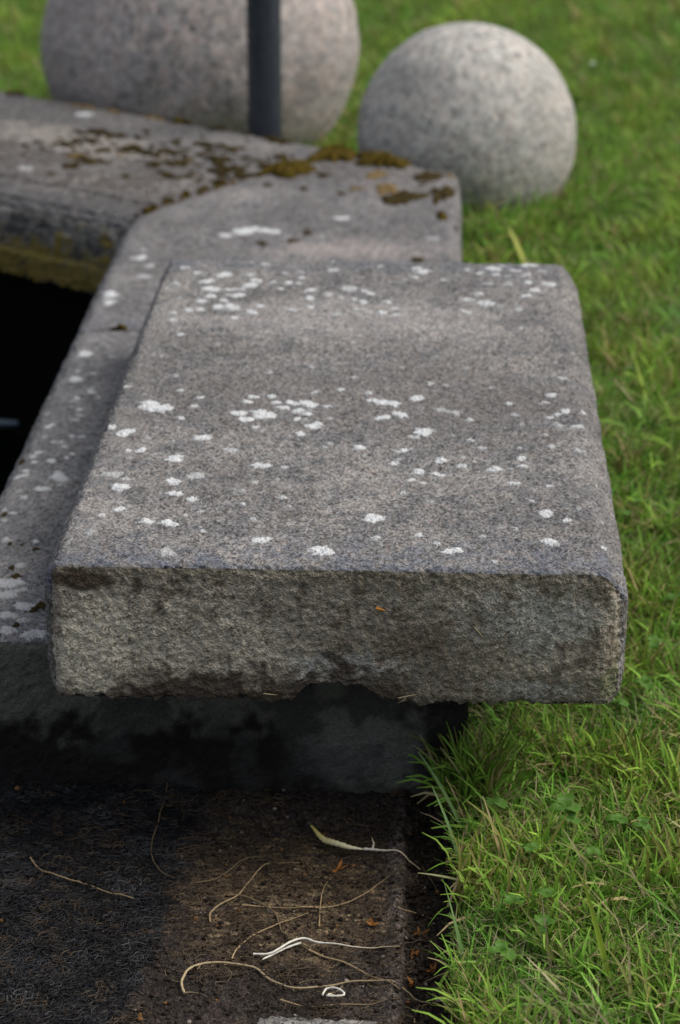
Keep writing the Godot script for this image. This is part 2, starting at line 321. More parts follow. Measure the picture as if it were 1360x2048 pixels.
func stone_colour(w: Vector3, p: Vector3, face: String, S: Dictionary) -> Color:
	var he: Vector3 = S.he
	var b1 := blot.get_noise_3dv(w)
	var b2 := low.get_noise_3dv(w * 1.3 + Vector3(5, 2, 9))
	var b3 := mid.get_noise_3dv(w * 0.8 + Vector3(1, 8, 3))
	var f1 := fine.get_noise_3dv(w * 0.9)
	var c: Color = S.tone
	c = c * (1.0 + 0.36 * b1 + 0.26 * b2 + 0.18 * b3)
	c = mixc(c, Color(0.075, 0.076, 0.082), smoothstep(0.10, 0.50, b2 + 0.5 * b3 + S.sooty) * 0.55)
	c = mixc(c, Color(0.27, 0.245, 0.215), smoothstep(0.25, 0.6, b1 - 0.4 * b3) * 0.25)
	if f1 < -0.46: c *= 0.42                      # pits that hold dirt
	if face == "top" or (p.y > he.y - 0.03 and face != "front"):
		var edge := minf(he.z - p.z, he.x - absf(p.x))
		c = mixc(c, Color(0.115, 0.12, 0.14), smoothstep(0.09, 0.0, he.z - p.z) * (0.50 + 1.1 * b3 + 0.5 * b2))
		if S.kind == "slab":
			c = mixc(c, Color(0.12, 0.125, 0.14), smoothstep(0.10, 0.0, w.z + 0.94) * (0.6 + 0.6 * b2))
			c = mixc(c, Color(0.13, 0.12, 0.115), blob(w.x, w.z, 0.06, -0.44, 0.24, 0.12, 0.5 * b2) * 0.6)
			c = mixc(c, Color(0.29, 0.272, 0.262), blob(w.x, w.z, 0.0, -0.70, 0.24, 0.09, 0.4 * b2) * 0.5)
		elif S.kind == "kerb_c":                  # p.z runs from the far edge to the basin
			var band := smoothstep(-0.06, 0.06, p.z + 0.06 * b2 + 0.04 * b3)
			c = mixc(c, Color(0.075, 0.062, 0.055), band * clampf(0.45 + 1.6 * b3 + 0.9 * b2, 0.0, 1.0) * 0.85)
			c = mixc(c, Color(0.085, 0.085, 0.088), smoothstep(0.14, 0.24, p.z + 0.03 * b3) * 0.7)
			c = mixc(c, Color(0.30, 0.27, 0.24), blob(p.x, p.z, 0.1, -0.06, 0.22, 0.07, 0.5 * b2) * 0.6)
		elif S.kind == "kerb_b":
			c = mixc(c, Color(0.085, 0.068, 0.058), blob(w.x, w.z, -0.05, -1.88, 0.22, 0.13, 0.6 * b2 + 0.6 * b3) * clampf(0.3 + 1.8 * b3, 0.0, 1.0) * 0.8)
			c = mixc(c, Color(0.30, 0.265, 0.25), blob(w.x, w.z, -0.02, -1.42, 0.12, 0.05, 0.5 * b2) * 0.55)
	elif face == "front" and S.kind == "slab":
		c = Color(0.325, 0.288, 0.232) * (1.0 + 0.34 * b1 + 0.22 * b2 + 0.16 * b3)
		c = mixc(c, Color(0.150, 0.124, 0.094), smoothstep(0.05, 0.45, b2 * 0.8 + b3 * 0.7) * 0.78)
		c = mixc(c, Color(0.54, 0.49, 0.385), blob(w.x, w.y, -0.205, 0.180, 0.042, 0.055, 0.25 * b3 + 0.15 * b2) * 0.95)
		c = mixc(c, Color(0.50, 0.45, 0.36), blob(w.x, w.y, -0.13, 0.196, 0.09, 0.042, 0.45 * b2 + 0.2 * b3) * 0.60)
		c = mixc(c, Color(0.40, 0.39, 0.35), blob(w.x, w.y, 0.17, 0.215, 0.07, 0.032, 0.5 * b3 + 0.5 * b2) * 0.70)
		c = mixc(c, Color(0.40, 0.40, 0.37), blob(w.x, w.y, 0.015, 0.166, 0.055, 0.018, 0.6 * b3) * 0.75)
		c = mixc(c, Color(0.40, 0.40, 0.36), blob(w.x, w.y, 0.17, 0.150, 0.040, 0.012, 0.6 * b3) * 0.75)
		c = mixc(c, Color(0.10, 0.078, 0.055), blob(w.x, w.y, 0.09, 0.19, 0.07, 0.03, 0.8 * b3 + 0.5 * b2) * 0.45)
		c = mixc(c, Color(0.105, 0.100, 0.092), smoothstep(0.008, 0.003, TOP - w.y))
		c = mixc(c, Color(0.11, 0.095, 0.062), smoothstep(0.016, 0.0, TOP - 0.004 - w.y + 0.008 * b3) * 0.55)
		c = mixc(c, Color(0.05, 0.032, 0.018), blob(w.x, w.y, -0.213, 0.248, 0.034, 0.010, 0.5 * b3) * 0.85)
		c = mixc(c, Color(0.05, 0.034, 0.022), blob(w.x, w.y, -0.166, 0.243, 0.008, 0.010, 0.5 * b3) * 0.85)
		c = mixc(c, Color(0.05, 0.034, 0.022), blob(w.x, w.y, -0.024, 0.236, 0.006, 0.016, 0.5 * b3) * 0.5)
		c = mixc(c, Color(0.045, 0.036, 0.028), blob(w.x + (w.y - 0.175) * 0.9, w.y, 0.006, 0.176, 0.009, 0.012, 0.3 * b3) * 0.85)
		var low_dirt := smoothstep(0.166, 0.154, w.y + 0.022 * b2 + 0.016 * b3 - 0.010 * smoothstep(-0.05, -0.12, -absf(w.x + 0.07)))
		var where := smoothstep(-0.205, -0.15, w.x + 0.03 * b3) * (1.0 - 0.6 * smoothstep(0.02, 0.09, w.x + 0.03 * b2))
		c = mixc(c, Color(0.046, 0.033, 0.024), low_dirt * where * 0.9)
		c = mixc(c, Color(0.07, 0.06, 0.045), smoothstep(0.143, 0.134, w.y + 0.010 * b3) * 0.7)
		c = mixc(c, Color(0.24, 0.19, 0.12), blob(w.x, w.y, 0.246, 0.190, 0.016, 0.030, 0.5 * b3) * 0.45)
		c = mixc(c, Color(0.16, 0.19, 0.08), blob(w.x, w.y, 0.245, 0.158, 0.014, 0.018, 0.3 * b3) * 0.5)
		c = mixc(c, Color(0.05, 0.036, 0.024), smoothstep(0.30, 0.55, f1 + 0.35 * b3) * 0.75)
	elif face == "front" and S.kind == "kerb_a":
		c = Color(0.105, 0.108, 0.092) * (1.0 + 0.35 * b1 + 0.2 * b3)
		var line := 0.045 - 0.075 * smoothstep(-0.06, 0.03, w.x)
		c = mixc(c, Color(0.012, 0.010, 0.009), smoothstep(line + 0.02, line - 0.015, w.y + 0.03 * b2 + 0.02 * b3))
		c = mixc(c, Color(0.03, 0.03, 0.028), smoothstep(-0.25, 0.25, b2 + 0.4 * b3) * 0.8 * smoothstep(-0.26, -0.2, w.x))  # mottled staining, with the shade beneath the slab painted in
		c = mixc(c, Color(0.010, 0.009, 0.008), smoothstep(0.055, 0.10, w.x + 0.03 * b3) * 0.9)  # overhang shade painted black on the right end
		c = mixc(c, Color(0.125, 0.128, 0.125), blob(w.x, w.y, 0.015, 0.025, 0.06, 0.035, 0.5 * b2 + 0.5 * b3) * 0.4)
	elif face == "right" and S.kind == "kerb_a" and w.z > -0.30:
		c = Color(0.012, 0.011, 0.010)  # near part of the side painted black for the same overhang shade
	elif face == "front" and S.kind == "kerb_c":
		c = Color(0.165, 0.158, 0.148) * (1.0 + 0.5 * b1 + 0.4 * b2 + 0.3 * b3)
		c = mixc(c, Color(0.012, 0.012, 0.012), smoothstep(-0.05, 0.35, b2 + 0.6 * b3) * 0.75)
		c = mixc(c, Color(0.17, 0.125, 0.012), smoothstep(0.09, 0.04, w.y + 0.05 * b3 + 0.05 * b2) * 0.8)
	else:
		c *= 0.85
		c = mixc(c, Color(0.10, 0.09, 0.06), smoothstep(-0.2, 0.4, b3) * 0.5)
	c = c * 1.85
	c.a = 1.0
	return c.clamp()

# height of a stone's worn upper surface over the point x, z of the world
func stone_top(x: float, z: float, S: Dictionary) -> Vector3:
	var at: Vector3 = S.at
	var he: Vector3 = S.he
	var turn: float = S.get("turn", 0.0)
	var l := (Vector3(x, 0, z) - Vector3(at.x, 0, at.z)).rotated(Vector3.UP, -turn)
	var p := Vector3(clampf(l.x, -he.x, he.x), he.y, clampf(l.z, -he.z, he.z))
	return worn(p, S)

# a crust of lichen: ragged thin domes and crumbs, laid on the stone
func lichen(parent: Node3D, S: Dictionary, x: float, z: float, radius: float, bright: float) -> void:
	var r := radius * 1.24 + 0.0003
	var v := PackedVector3Array()
	var c := PackedColorArray()
	var ix := PackedInt32Array()
	var at: Vector3 = S.at
	var turn: float = S.get("turn", 0.0)
	var l := (Vector3(x, 0, z) - Vector3(at.x, 0, at.z)).rotated(Vector3.UP, -turn)
	var lobes := 1 + int(r > 0.006) + int(r > 0.009)
	var spots := []
	for k in lobes:
		var a := rng.randf() * TAU
		var o := 0.0 if lobes == 1 else r * 0.42
		spots.append([l.x + cos(a) * o, l.z + sin(a) * o * 0.8, r * rng.randf_range(0.62, 0.9) if lobes > 1 else r * 0.95])
	for k in 16 + int(r * 3200.0):
		var a := rng.randf() * TAU
		var o := r * (0.7 + 0.75 * rng.randf() * rng.randf() + 0.2 * rng.randf())
		spots.append([l.x + cos(a) * o, l.z + sin(a) * o, rng.randf_range(0.0004, 0.0011)])
	var white := Color(0.63, 0.635, 0.64)
	var stone := Color(0.25, 0.245, 0.24)
	for s in spots:
		var big: bool = s[2] > 0.0016
		var seg := 30 if big else 5
		var rings := 6 if big else 1
		var phase := rng.randf() * 50.0
		var first := v.size()
		var h := minf(0.0010, 0.0004 + s[2] * 0.09) if big else 0.0006
		var base := worn_top(s[0], s[1], S)
		v.append(base + Vector3(0, h, 0))
		var cc := mixc(stone, white, bright * (rng.randf_range(0.8, 1.0) if big else rng.randf_range(0.3, 0.8))) 
		cc.a = 1.0
		c.append(cc.clamp())
		for j in rings:
			for i in seg:
				var a := TAU * i / seg
				var rag := 0.76 + 0.32 * fine.get_noise_2d(cos(a) * 0.006 + phase, sin(a) * 0.006) + 0.30 * mid.get_noise_2d(cos(a) * 0.02 + phase, sin(a) * 0.02) + rng.randf_range(-0.12, 0.12) * (1.0 if j == rings - 1 else 0.3)
				var t := float(j + 1) / rings
				var rr: float = s[2] * t * lerpf(1.0, rag * 1.25, t)
				var px: float = s[0] + cos(a) * rr
				var pz: float = s[1] + sin(a) * rr
				var y := h * (1.0 - t * t) - 0.0009 * smoothstep(0.7, 1.0, t) + rng.randf_range(-0.0004, 0.0004)
				v.append(worn_top(px, pz, S) + Vector3(0, y, 0))
				var tone := mixc(stone, white, bright * (1.0 - 0.72 * pow(t, 2.6)) + rng.randf_range(-0.40, 0.14)) 
				tone.a = 1.0
				c.append(tone.clamp())
		for i in seg:
			ix.append_array([first, first + 1 + i, first + 1 + (i + 1) % seg])
			for j in rings - 1:
				var k: int = first + 1 + j * seg + i
				var m: int = first + 1 + j * seg + (i + 1) % seg
				ix.append_array([k, k + seg, m + seg, k, m + seg, m])
	obj("lichen", bake(v, c, ix), lichen_mat, parent)

func worn_top(lx: float, lz: float, S: Dictionary) -> Vector3:
	var he: Vector3 = S.he
	return worn(Vector3(clampf(lx, -he.x, he.x), he.y, clampf(lz, -he.z, he.z)), S)

# a cushion of moss: a lumpy dome of many small points
func moss(parent: Node3D, S: Dictionary, x: float, z: float, rx0: float, rz0: float, kind: int) -> void:
	var at: Vector3 = S.at
	var rx := rx0
	var rz := rz0
	var turn: float = S.get("turn", 0.0)
	var l := (Vector3(x, 0, z) - Vector3(at.x, 0, at.z)).rotated(Vector3.UP, -turn)
	var tones := [[Color(0.030, 0.022, 0.012), Color(0.060, 0.045, 0.018)], [Color(0.034, 0.026, 0.006), Color(0.095, 0.066, 0.014)], [Color(0.11, 0.075, 0.035), Color(0.20, 0.14, 0.065)]]
	var v := PackedVector3Array()
	var c := PackedColorArray()
	var ix := PackedInt32Array()
	if kind == 1:
		rx *= 1.3
		rz *= 1.2
	var rings := 14 if rx > 0.015 else 8
	var seg := 40 if rx > 0.015 else 22
	var h := 0.003 + 0.45 * minf(rx, 0.035) if kind == 1 else 0.002 + 0.20 * minf(rx, 0.03) if kind == 0 else 0.002 + 0.14 * rx
	var prick := 0.0035 * clampf(rx / 0.02, 0.25, 1.0)
	var phase := rng.randf() * 90.0
	for j in rings + 1:
		for i in seg:
			var a := TAU * i / seg
			var t := float(j) / rings
			var rag := 0.85 + 0.7 * low.get_noise_2d(cos(a) * 0.04 + phase, sin(a) * 0.04) + 0.55 * mid.get_noise_2d(cos(a) * 0.02 + phase, sin(a) * 0.02)
			var px := l.x + cos(a) * rx * t * rag
			var pz := l.z + sin(a) * rz * t * rag
			var base := worn_top(px, pz, S)
			base.y = maxf(base.y, S.he.y - 0.005)
			var spike := rng.randf()
			var y := h * sqrt(maxf(0.0, 1.0 - t * t)) * (0.8 + 0.5 * mid.get_noise_3d(px * 0.7, phase, pz * 0.7)) + (spike - 0.5) * prick * (1.0 - t) - (0.003 if j == rings else 0.0)
			v.append(base + Vector3(0, y, 0))
			c.append(mixc(tones[kind][0], tones[kind][1], 0.15 + spike * 0.75 + 0.5 * mid.get_noise_3d(px * 1.3, 9.0, pz * 1.3)))
	for j in rings:
		for i in seg:
			var k := j * seg + i
			var m := j * seg + (i + 1) % seg
			ix.append_array([k, k + seg, m + seg, k, m + seg, m])
	obj("moss", bake(v, c, ix), moss_mat, parent)

func stone(called: String, label: String, category: String, part: String, S: Dictionary, lichens: Array, mosses: Array, group := "") -> Node3D:
	var at: Vector3 = S.at
	var base := Vector3(at.x, at.y - S.he.y, at.z)
	var t := thing(called, label, category, base, group)
	t.rotation.y = S.get("turn", 0.0)
	obj(part, stone_mesh(S), null, t)
	for a in lichens: lichen(t, S, a[0], a[1], a[2], a[3])
	for a in mosses: moss(t, S, a[0], a[1], a[2], a[3], int(a[4]))
	for part_node in t.get_children(): part_node.position.y = S.he.y
	return t

# ---------------------------------------------------------------- boulders, roots, leaves
func boulder(label: String, centre: Vector3, r: Vector3, mat: Material, sd: int, tone: Color) -> void:
	var v := PackedVector3Array()
	var c := PackedColorArray()
	var ix := PackedInt32Array()
	var rings := 90
	var seg := 150
	var big := noise(FastNoiseLite.TYPE_SIMPLEX, 3.0, 3, sd)
	for j in rings + 1:
		for i in seg:
			var th := PI * j / rings
			var a := TAU * i / seg
			var n := Vector3(sin(th) * cos(a), cos(th), sin(th) * sin(a))
			var w := n * r
			v.append(w * (1.0 + 0.026 * big.get_noise_3dv(w)) + n * (0.0008 * mid.get_noise_3dv(w * 0.4 + Vector3(sd, 0, 0))))
			var k := 1.0 + 0.16 * big.get_noise_3dv(w * 1.6) + 0.05 * mid.get_noise_3dv(w * 0.3)
			var cc := tone * k
			cc.a = 1.0
			c.append(cc.clamp())
	for j in rings:
		for i in seg:
			var k := j * seg + i
			var m := j * seg + (i + 1) % seg
			ix.append_array([k, m + seg, k + seg, k, m, m + seg])
	var o := obj("boulder", bake(v, c, ix), mat)
	o.position = centre
	tag(o, label, "boulder")

func tube(v: PackedVector3Array, c: PackedColorArray, ix: PackedInt32Array, pts: PackedVector3Array, radius: float, sides: int, c0: Color, c1: Color, taper := 0.45) -> void:
	var first := v.size()
	var n := pts.size()
	for k in n:
		var dir := (pts[mini(k + 1, n - 1)] - pts[maxi(k - 1, 0)]).normalized()
		var s := dir.cross(Vector3.UP if absf(dir.y) < 0.95 else Vector3.RIGHT).normalized()
		var u := s.cross(dir)
		var t := float(k) / (n - 1)
		var r := radius * (lerpf(1.0, taper, t) if taper >= 0.0 else pow(sin(PI * clampf(0.06 + 0.9 * t, 0.0, 1.0)), 0.8)) * (1.0 + 0.14 * sin(k * 1.9 + radius * 9000.0))
		if k == n - 1: r *= 0.3
		for i in sides:
			var a := TAU * i / sides
			v.append(pts[k] + (s * cos(a) + u * sin(a)) * r)
			c.append(mixc(c0, c1, t))
	for k in n - 1:
		for i in sides:
			var p := first + k * sides + i
			var q := first + k * sides + (i + 1) % sides
			ix.append_array([p, p + sides, q + sides, p, q + sides, q])

func spline(flat: Array, lift: float, step: float) -> PackedVector3Array:
	var curve := Curve3D.new()
	curve.bake_interval = step
	var n := flat.size()
	for k in n:
		var a := Vector3(flat[maxi(k - 1, 0)][0], 0, flat[maxi(k - 1, 0)][1])
		var b := Vector3(flat[mini(k + 1, n - 1)][0], 0, flat[mini(k + 1, n - 1)][1])
		var t := (b - a) / 6.0
		curve.add_point(Vector3(flat[k][0], 0, flat[k][1]), -t, t)
	var out := curve.get_baked_points()
	var bed := PackedFloat32Array()
	for q in out: bed.append(pit_y(q.x, q.z))
	for k in out.size():
		var sum := 0.0
		for j in range(-5, 6): sum += bed[clampi(k + j, 0, out.size() - 1)]
		out[k].y = sum / 11.0 + lift + 0.0008 * sin(k * 0.23 + lift * 4000.0)
		out[k].x += 0.0003 * mid.get_noise_2d(out[k].x + 4.0, out[k].z)
		out[k].z += 0.0003 * mid.get_noise_2d(out[k].x, out[k].z + 8.0)
	return out

func blade(v: PackedVector3Array, c: PackedColorArray, ix: PackedInt32Array, base: Vector3, heading: float, length: float, width: float, lean: float, bend: float, c0: Color, c1: Color, seg := 4) -> void:
	var first := v.size()
	var p := base
	var fwd := Vector3(cos(heading), 0, sin(heading))
	var side := Vector3(-fwd.z, 0, fwd.x)
	var twist := rng.randf_range(-0.5, 0.5)
	for k in seg + 1:
		var t := float(k) / seg
		var ang := lean + bend * t
		var dir := fwd * sin(ang) + Vector3.UP * cos(ang)
		var nrm := fwd * cos(ang) - Vector3.UP * sin(ang)
		var w := width * (1.0 - 0.15 * (1.0 - t) - pow(t, 2.2) * 0.82) * 0.5
		var s := (side * cos(twist * t * 2.0) + nrm * sin(twist * t * 2.0)).normalized()
		v.append(p - s * w)
		v.append(p + nrm * w * 0.35)
		v.append(p + s * w)
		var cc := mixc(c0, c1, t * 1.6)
		c.append(cc)
		c.append(cc * 0.92)
		c.append(cc)
		p += dir * length / seg
	for k in seg:
		var a := first + k * 3
		ix.append_array([a, a + 3, a + 4, a, a + 4, a + 1, a + 1, a + 4, a + 5, a + 1, a + 5, a + 2])

func grass_tone() -> Array:
	var k := rng.randf()
	if k < 0.02: return [Color(0.30, 0.24, 0.12), Color(0.44, 0.36, 0.20)]
	if k < 0.11: return [Color(0.16, 0.15, 0.05), Color(0.20, 0.22, 0.06)]
	var y := rng.randf()
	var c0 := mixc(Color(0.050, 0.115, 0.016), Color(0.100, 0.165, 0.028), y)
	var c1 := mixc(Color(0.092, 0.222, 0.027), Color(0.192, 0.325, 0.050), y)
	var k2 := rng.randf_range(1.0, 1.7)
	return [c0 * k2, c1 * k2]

func tuft(count: int, spread: float, lo: float, hi: float, wide: float) -> ArrayMesh:
	var v := PackedVector3Array()
	var c := PackedColorArray()
	var ix := PackedInt32Array()
	for k in count:
		var tone := grass_tone()
		var a := rng.randf() * TAU
		var r := spread * sqrt(rng.randf())
		var l := rng.randf_range(lo, hi)
		blade(v, c, ix, Vector3(cos(a) * r, -0.004, sin(a) * r), rng.randf() * TAU, l, wide * rng.randf_range(0.55, 1.2), rng.randf_range(0.05, 1.0), rng.randf_range(0.1, 1.7), tone[0], tone[1], 4)
	for k in count / 4:                                # dead thatch lying low
		var a := rng.randf() * TAU
		var r := spread * sqrt(rng.randf())
		var s := rng.randf_range(0.6, 1.1)
		blade(v, c, ix, Vector3(cos(a) * r, 0.004 + 0.020 * rng.randf(), sin(a) * r), rng.randf() * TAU, rng.randf_range(0.015, 0.04), 0.0013, rng.randf_range(0.9, 1.4), rng.randf_range(0.0, 0.4), Color(0.27, 0.23, 0.11) * s, Color(0.40, 0.35, 0.18) * s, 2)
	for k in c.size(): c[k].a = 1.0
	return bake(v, c, ix)

func leaflet(size: float, fold: float) -> ArrayMesh:
	var v := PackedVector3Array()
	var c := PackedColorArray()
	var ix := PackedInt32Array()
	var n := 8
	for j in n + 1:
		var t := float(j) / n
		var half := size * 0.46 * sin(pow(t, 0.72) * PI * 0.86) + 0.0004
		for i in 7:
			var u := (i - 3) / 3.0
			var notch := 0.10 * size * (1.0 - u * u) * smoothstep(0.75, 1.0, t)
			v.append(Vector3(u * half, absf(u) * half * fold + 0.10 * size * sin(t * PI), -(t * size - notch)))
			var pale := smoothstep(0.16, 0.0, absf(t - 0.50 + 0.22 * absf(u)))
			var cc := mixc(Color(0.080, 0.175, 0.026), Color(0.17, 0.27, 0.10), pale * 0.55)
			cc = cc * (0.92 + 0.16 * absf(u))
			cc.a = 1.0
			c.append(cc)
	for j in n:
		for i in 6:
			var k := j * 7 + i
			ix.append_array([k, k + 8, k + 1, k, k + 7, k + 8])
	return bake(v, c, ix)

func clover(at: Vector3, size: float, turn: float, height: float, lean: Vector2, label: String, group := "") -> void:
	var t := thing("clover_plant", label, "clover", at, group)
	height *= 0.92
	var v := PackedVector3Array()
	var c := PackedColorArray()
	var ix := PackedInt32Array()
	var top := Vector3(lean.x, height, lean.y)
	tube(v, c, ix, PackedVector3Array([Vector3(0, -0.005, 0), Vector3(lean.x * 0.2, height * 0.5, lean.y * 0.2), top]), 0.0007, 5, Color(0.12, 0.17, 0.05), Color(0.10, 0.18, 0.05), 0.9)
	obj("stalk", bake(v, c, ix), leaf_mat, t)
	for k in 3:
		var o := obj("leaflet", leaflet(size * rng.randf_range(0.74, 0.98), rng.randf_range(0.12, 0.32)), leaf_mat, t)
		o.position = top
		o.rotation = Vector3(rng.randf_range(-0.45, 0.45), turn + TAU * k / 3.0 + rng.randf_range(-0.12, 0.12), 0)

func single_blade(label: String, base: Vector3, heading: float, length: float, width: float, lean: float, bend: float, c0: Color, c1: Color) -> void:
	var v := PackedVector3Array()
	var c := PackedColorArray()
	var ix := PackedInt32Array()
	blade(v, c, ix, Vector3.ZERO, heading, length, width, lean, bend, c0, c1, 9)
	for k in c.size(): c[k].a = 1.0
	var o := obj("grass_blade", bake(v, c, ix), leaf_mat)
	o.position = base
	tag(o, label, "grass blade")

# ---------------------------------------------------------------- the dug-out strip
func cut_x(z: float) -> float:
	return 0.112 + 0.006 * low.get_noise_1d(z * 4.0 + 3.0) - 0.014 * smoothstep(-0.02, -0.09, z)

func pit_y(x: float, z: float) -> float:
	var n := mid.get_noise_2d(x * 0.6, z * 0.6)
	var m := fine.get_noise_2d(x * 0.7, z * 0.7)
	var edge := -0.165 - 0.10 * (z - 0.02) + 0.016 * low.get_noise_1d(z * 3.0)
	var y := -0.0325 + 0.0016 * n + 0.0008 * m
	var mat := smoothstep(edge + 0.02, edge - 0.02, x)
	y += mat * (-0.003 + 0.004 * n + 0.003 * m)
	y += 0.016 * smoothstep(-0.04, -0.115, z)
	var lip := 0.0615 + 0.003 * low.get_noise_1d(z * 2.0 + 7.0)
	y += 0.0065 * exp(-pow((x - lip) / 0.0085, 2.0)) * (0.8 + 0.5 * n)
	var beyond := smoothstep(lip + 0.002, lip + 0.012, x)
	y += beyond * (-0.006 + 0.0055 * n + 0.003 * m)
	var cut := cut_x(z) + 0.003 * n
	y = lerpf(y, -0.004, smoothstep(cut - 0.006, cut + 0.008, x + 0.004 * m))
	return y

func pit_colour(x: float, z: float) -> Color:
	var b1 := blot.get_noise_2d(x * 1.2, z * 1.2)
	var n := mid.get_noise_2d(x * 0.6 + 3.0, z * 0.6)
	var m := fine.get_noise_2d(x * 0.7, z * 0.7 + 5.0)
	var streak := mid.get_noise_2d(x * 0.35, z * 2.2 + 9.0)
	var edge := -0.165 - 0.10 * (z - 0.02) + 0.016 * low.get_noise_1d(z * 3.0)
	var lip := 0.0615 + 0.003 * low.get_noise_1d(z * 2.0 + 7.0)
	var c := Color(0.043, 0.033, 0.028) * (1.0 + 0.5 * b1 + 0.35 * n)
	var clay := blob(x, z, -0.03, 0.06, 0.11, 0.10, 0.5 * n + 0.4 * b1)
	c = mixc(c, Color(0.108, 0.074, 0.043), clay * 0.7)
	c = mixc(c, Color(0.27, 0.20, 0.115), clay * smoothstep(0.12, 0.5, streak + 0.4 * b1) * 0.8)
	c = mixc(c, Color(0.16, 0.115, 0.055), blob(x, z, -0.04, -0.03, 0.09, 0.05, 0.6 * n) * smoothstep(0.05, 0.5, streak) * 0.7)
	c = mixc(c, Color(0.019, 0.015, 0.013) * (1.0 + 0.9 * n + 0.6 * b1), smoothstep(edge + 0.035, edge - 0.01, x + 0.035 * n + 0.02 * b1))
	c = mixc(c, Color(0.19, 0.155, 0.135), exp(-pow((x - lip) / 0.010, 2.0)) * (0.62 + 0.35 * n) * smoothstep(-0.12, 0.0, z))
	c = mixc(c, Color(0.035, 0.026, 0.020) * (1.0 + 0.6 * n), smoothstep(lip + 0.004, lip + 0.012, x))
	if m > 0.45: c *= 1.6
	if m < -0.45: c *= 0.5
	c *= 2.7
	c.a = 1.0
	return c.clamp()

func pit_mesh() -> ArrayMesh:
	var v := PackedVector3Array()
	var c := PackedColorArray()
	var ix := PackedInt32Array()
	var xs := span(-0.42, 0.135, 0.003, 0.002)
	var zs := span(-0.20, 0.42, 0.0024, 0.0024)
	for z in zs:
		for x in xs:
			v.append(Vector3(x, pit_y(x, z), z))
			c.append(pit_colour(x, z))
	for j in zs.size() - 1:
		for i in xs.size() - 1:
			var k := j * xs.size() + i
			var m := k + xs.size()
			ix.append_array([k, k + 1, m + 1, k, m + 1, m])
	# coarse bare soil round about, out of view
	for r in [[-1.6, -0.42, -0.45, 2.6], [-0.42, 0.118, 0.42, 2.6], [-0.42, -0.385, -0.45, -0.20]]:
		var first := v.size()
		for q in [[r[0], r[2]], [r[1], r[2]], [r[1], r[3]], [r[0], r[3]]]:
			v.append(Vector3(q[0], -0.034, q[1]))
			c.append(Color(0.12, 0.09, 0.07))
		ix.append_array([first, first + 1, first + 2, first, first + 2, first + 3])
	return bake(v, c, ix)

func lump(sd: int) -> ArrayMesh:
	var s := SphereMesh.new()
	s.radius = 0.5
	s.height = 1.0
	s.radial_segments = 7
	s.rings = 4
	var a := s.get_mesh_arrays()
	var v: PackedVector3Array = a[Mesh.ARRAY_VERTEX]
	for k in v.size():
		v[k] *= 1.0 + 0.45 * mid.get_noise_3dv(v[k] * 0.012 + Vector3(sd, 0, 0)) + 0.2 * fine.get_noise_3dv(v[k] * 0.02 + Vector3(sd, 0, 0))
	var c := PackedColorArray()
	c.resize(v.size())
	c.fill(Color.WHITE)
	return bake(v, c, a[Mesh.ARRAY_INDEX])

func scatter(called: String, parent: Node3D, mesh: Mesh, mat: Material, where: Array, tint: Array) -> void:
	var mm := MultiMesh.new()
	mm.transform_format = MultiMesh.TRANSFORM_3D
	mm.use_colors = true
	mm.mesh = mesh
	mm.instance_count = where.size()
	for k in where.size():
		mm.set_instance_transform(k, where[k])
		mm.set_instance_color(k, tint[k])
	var o := MultiMeshInstance3D.new()
	o.name = called
	o.multimesh = mm
	o.material_override = mat
	o.set_meta("kind", "stuff")
	parent.add_child(o, true)

func stuff(called: String, label: String) -> Node3D:
	var o := Node3D.new()
	o.name = numbered(called)
	o.set_meta("kind", "stuff")
	o.set_meta("label", label)
	add_child(o)
	return o

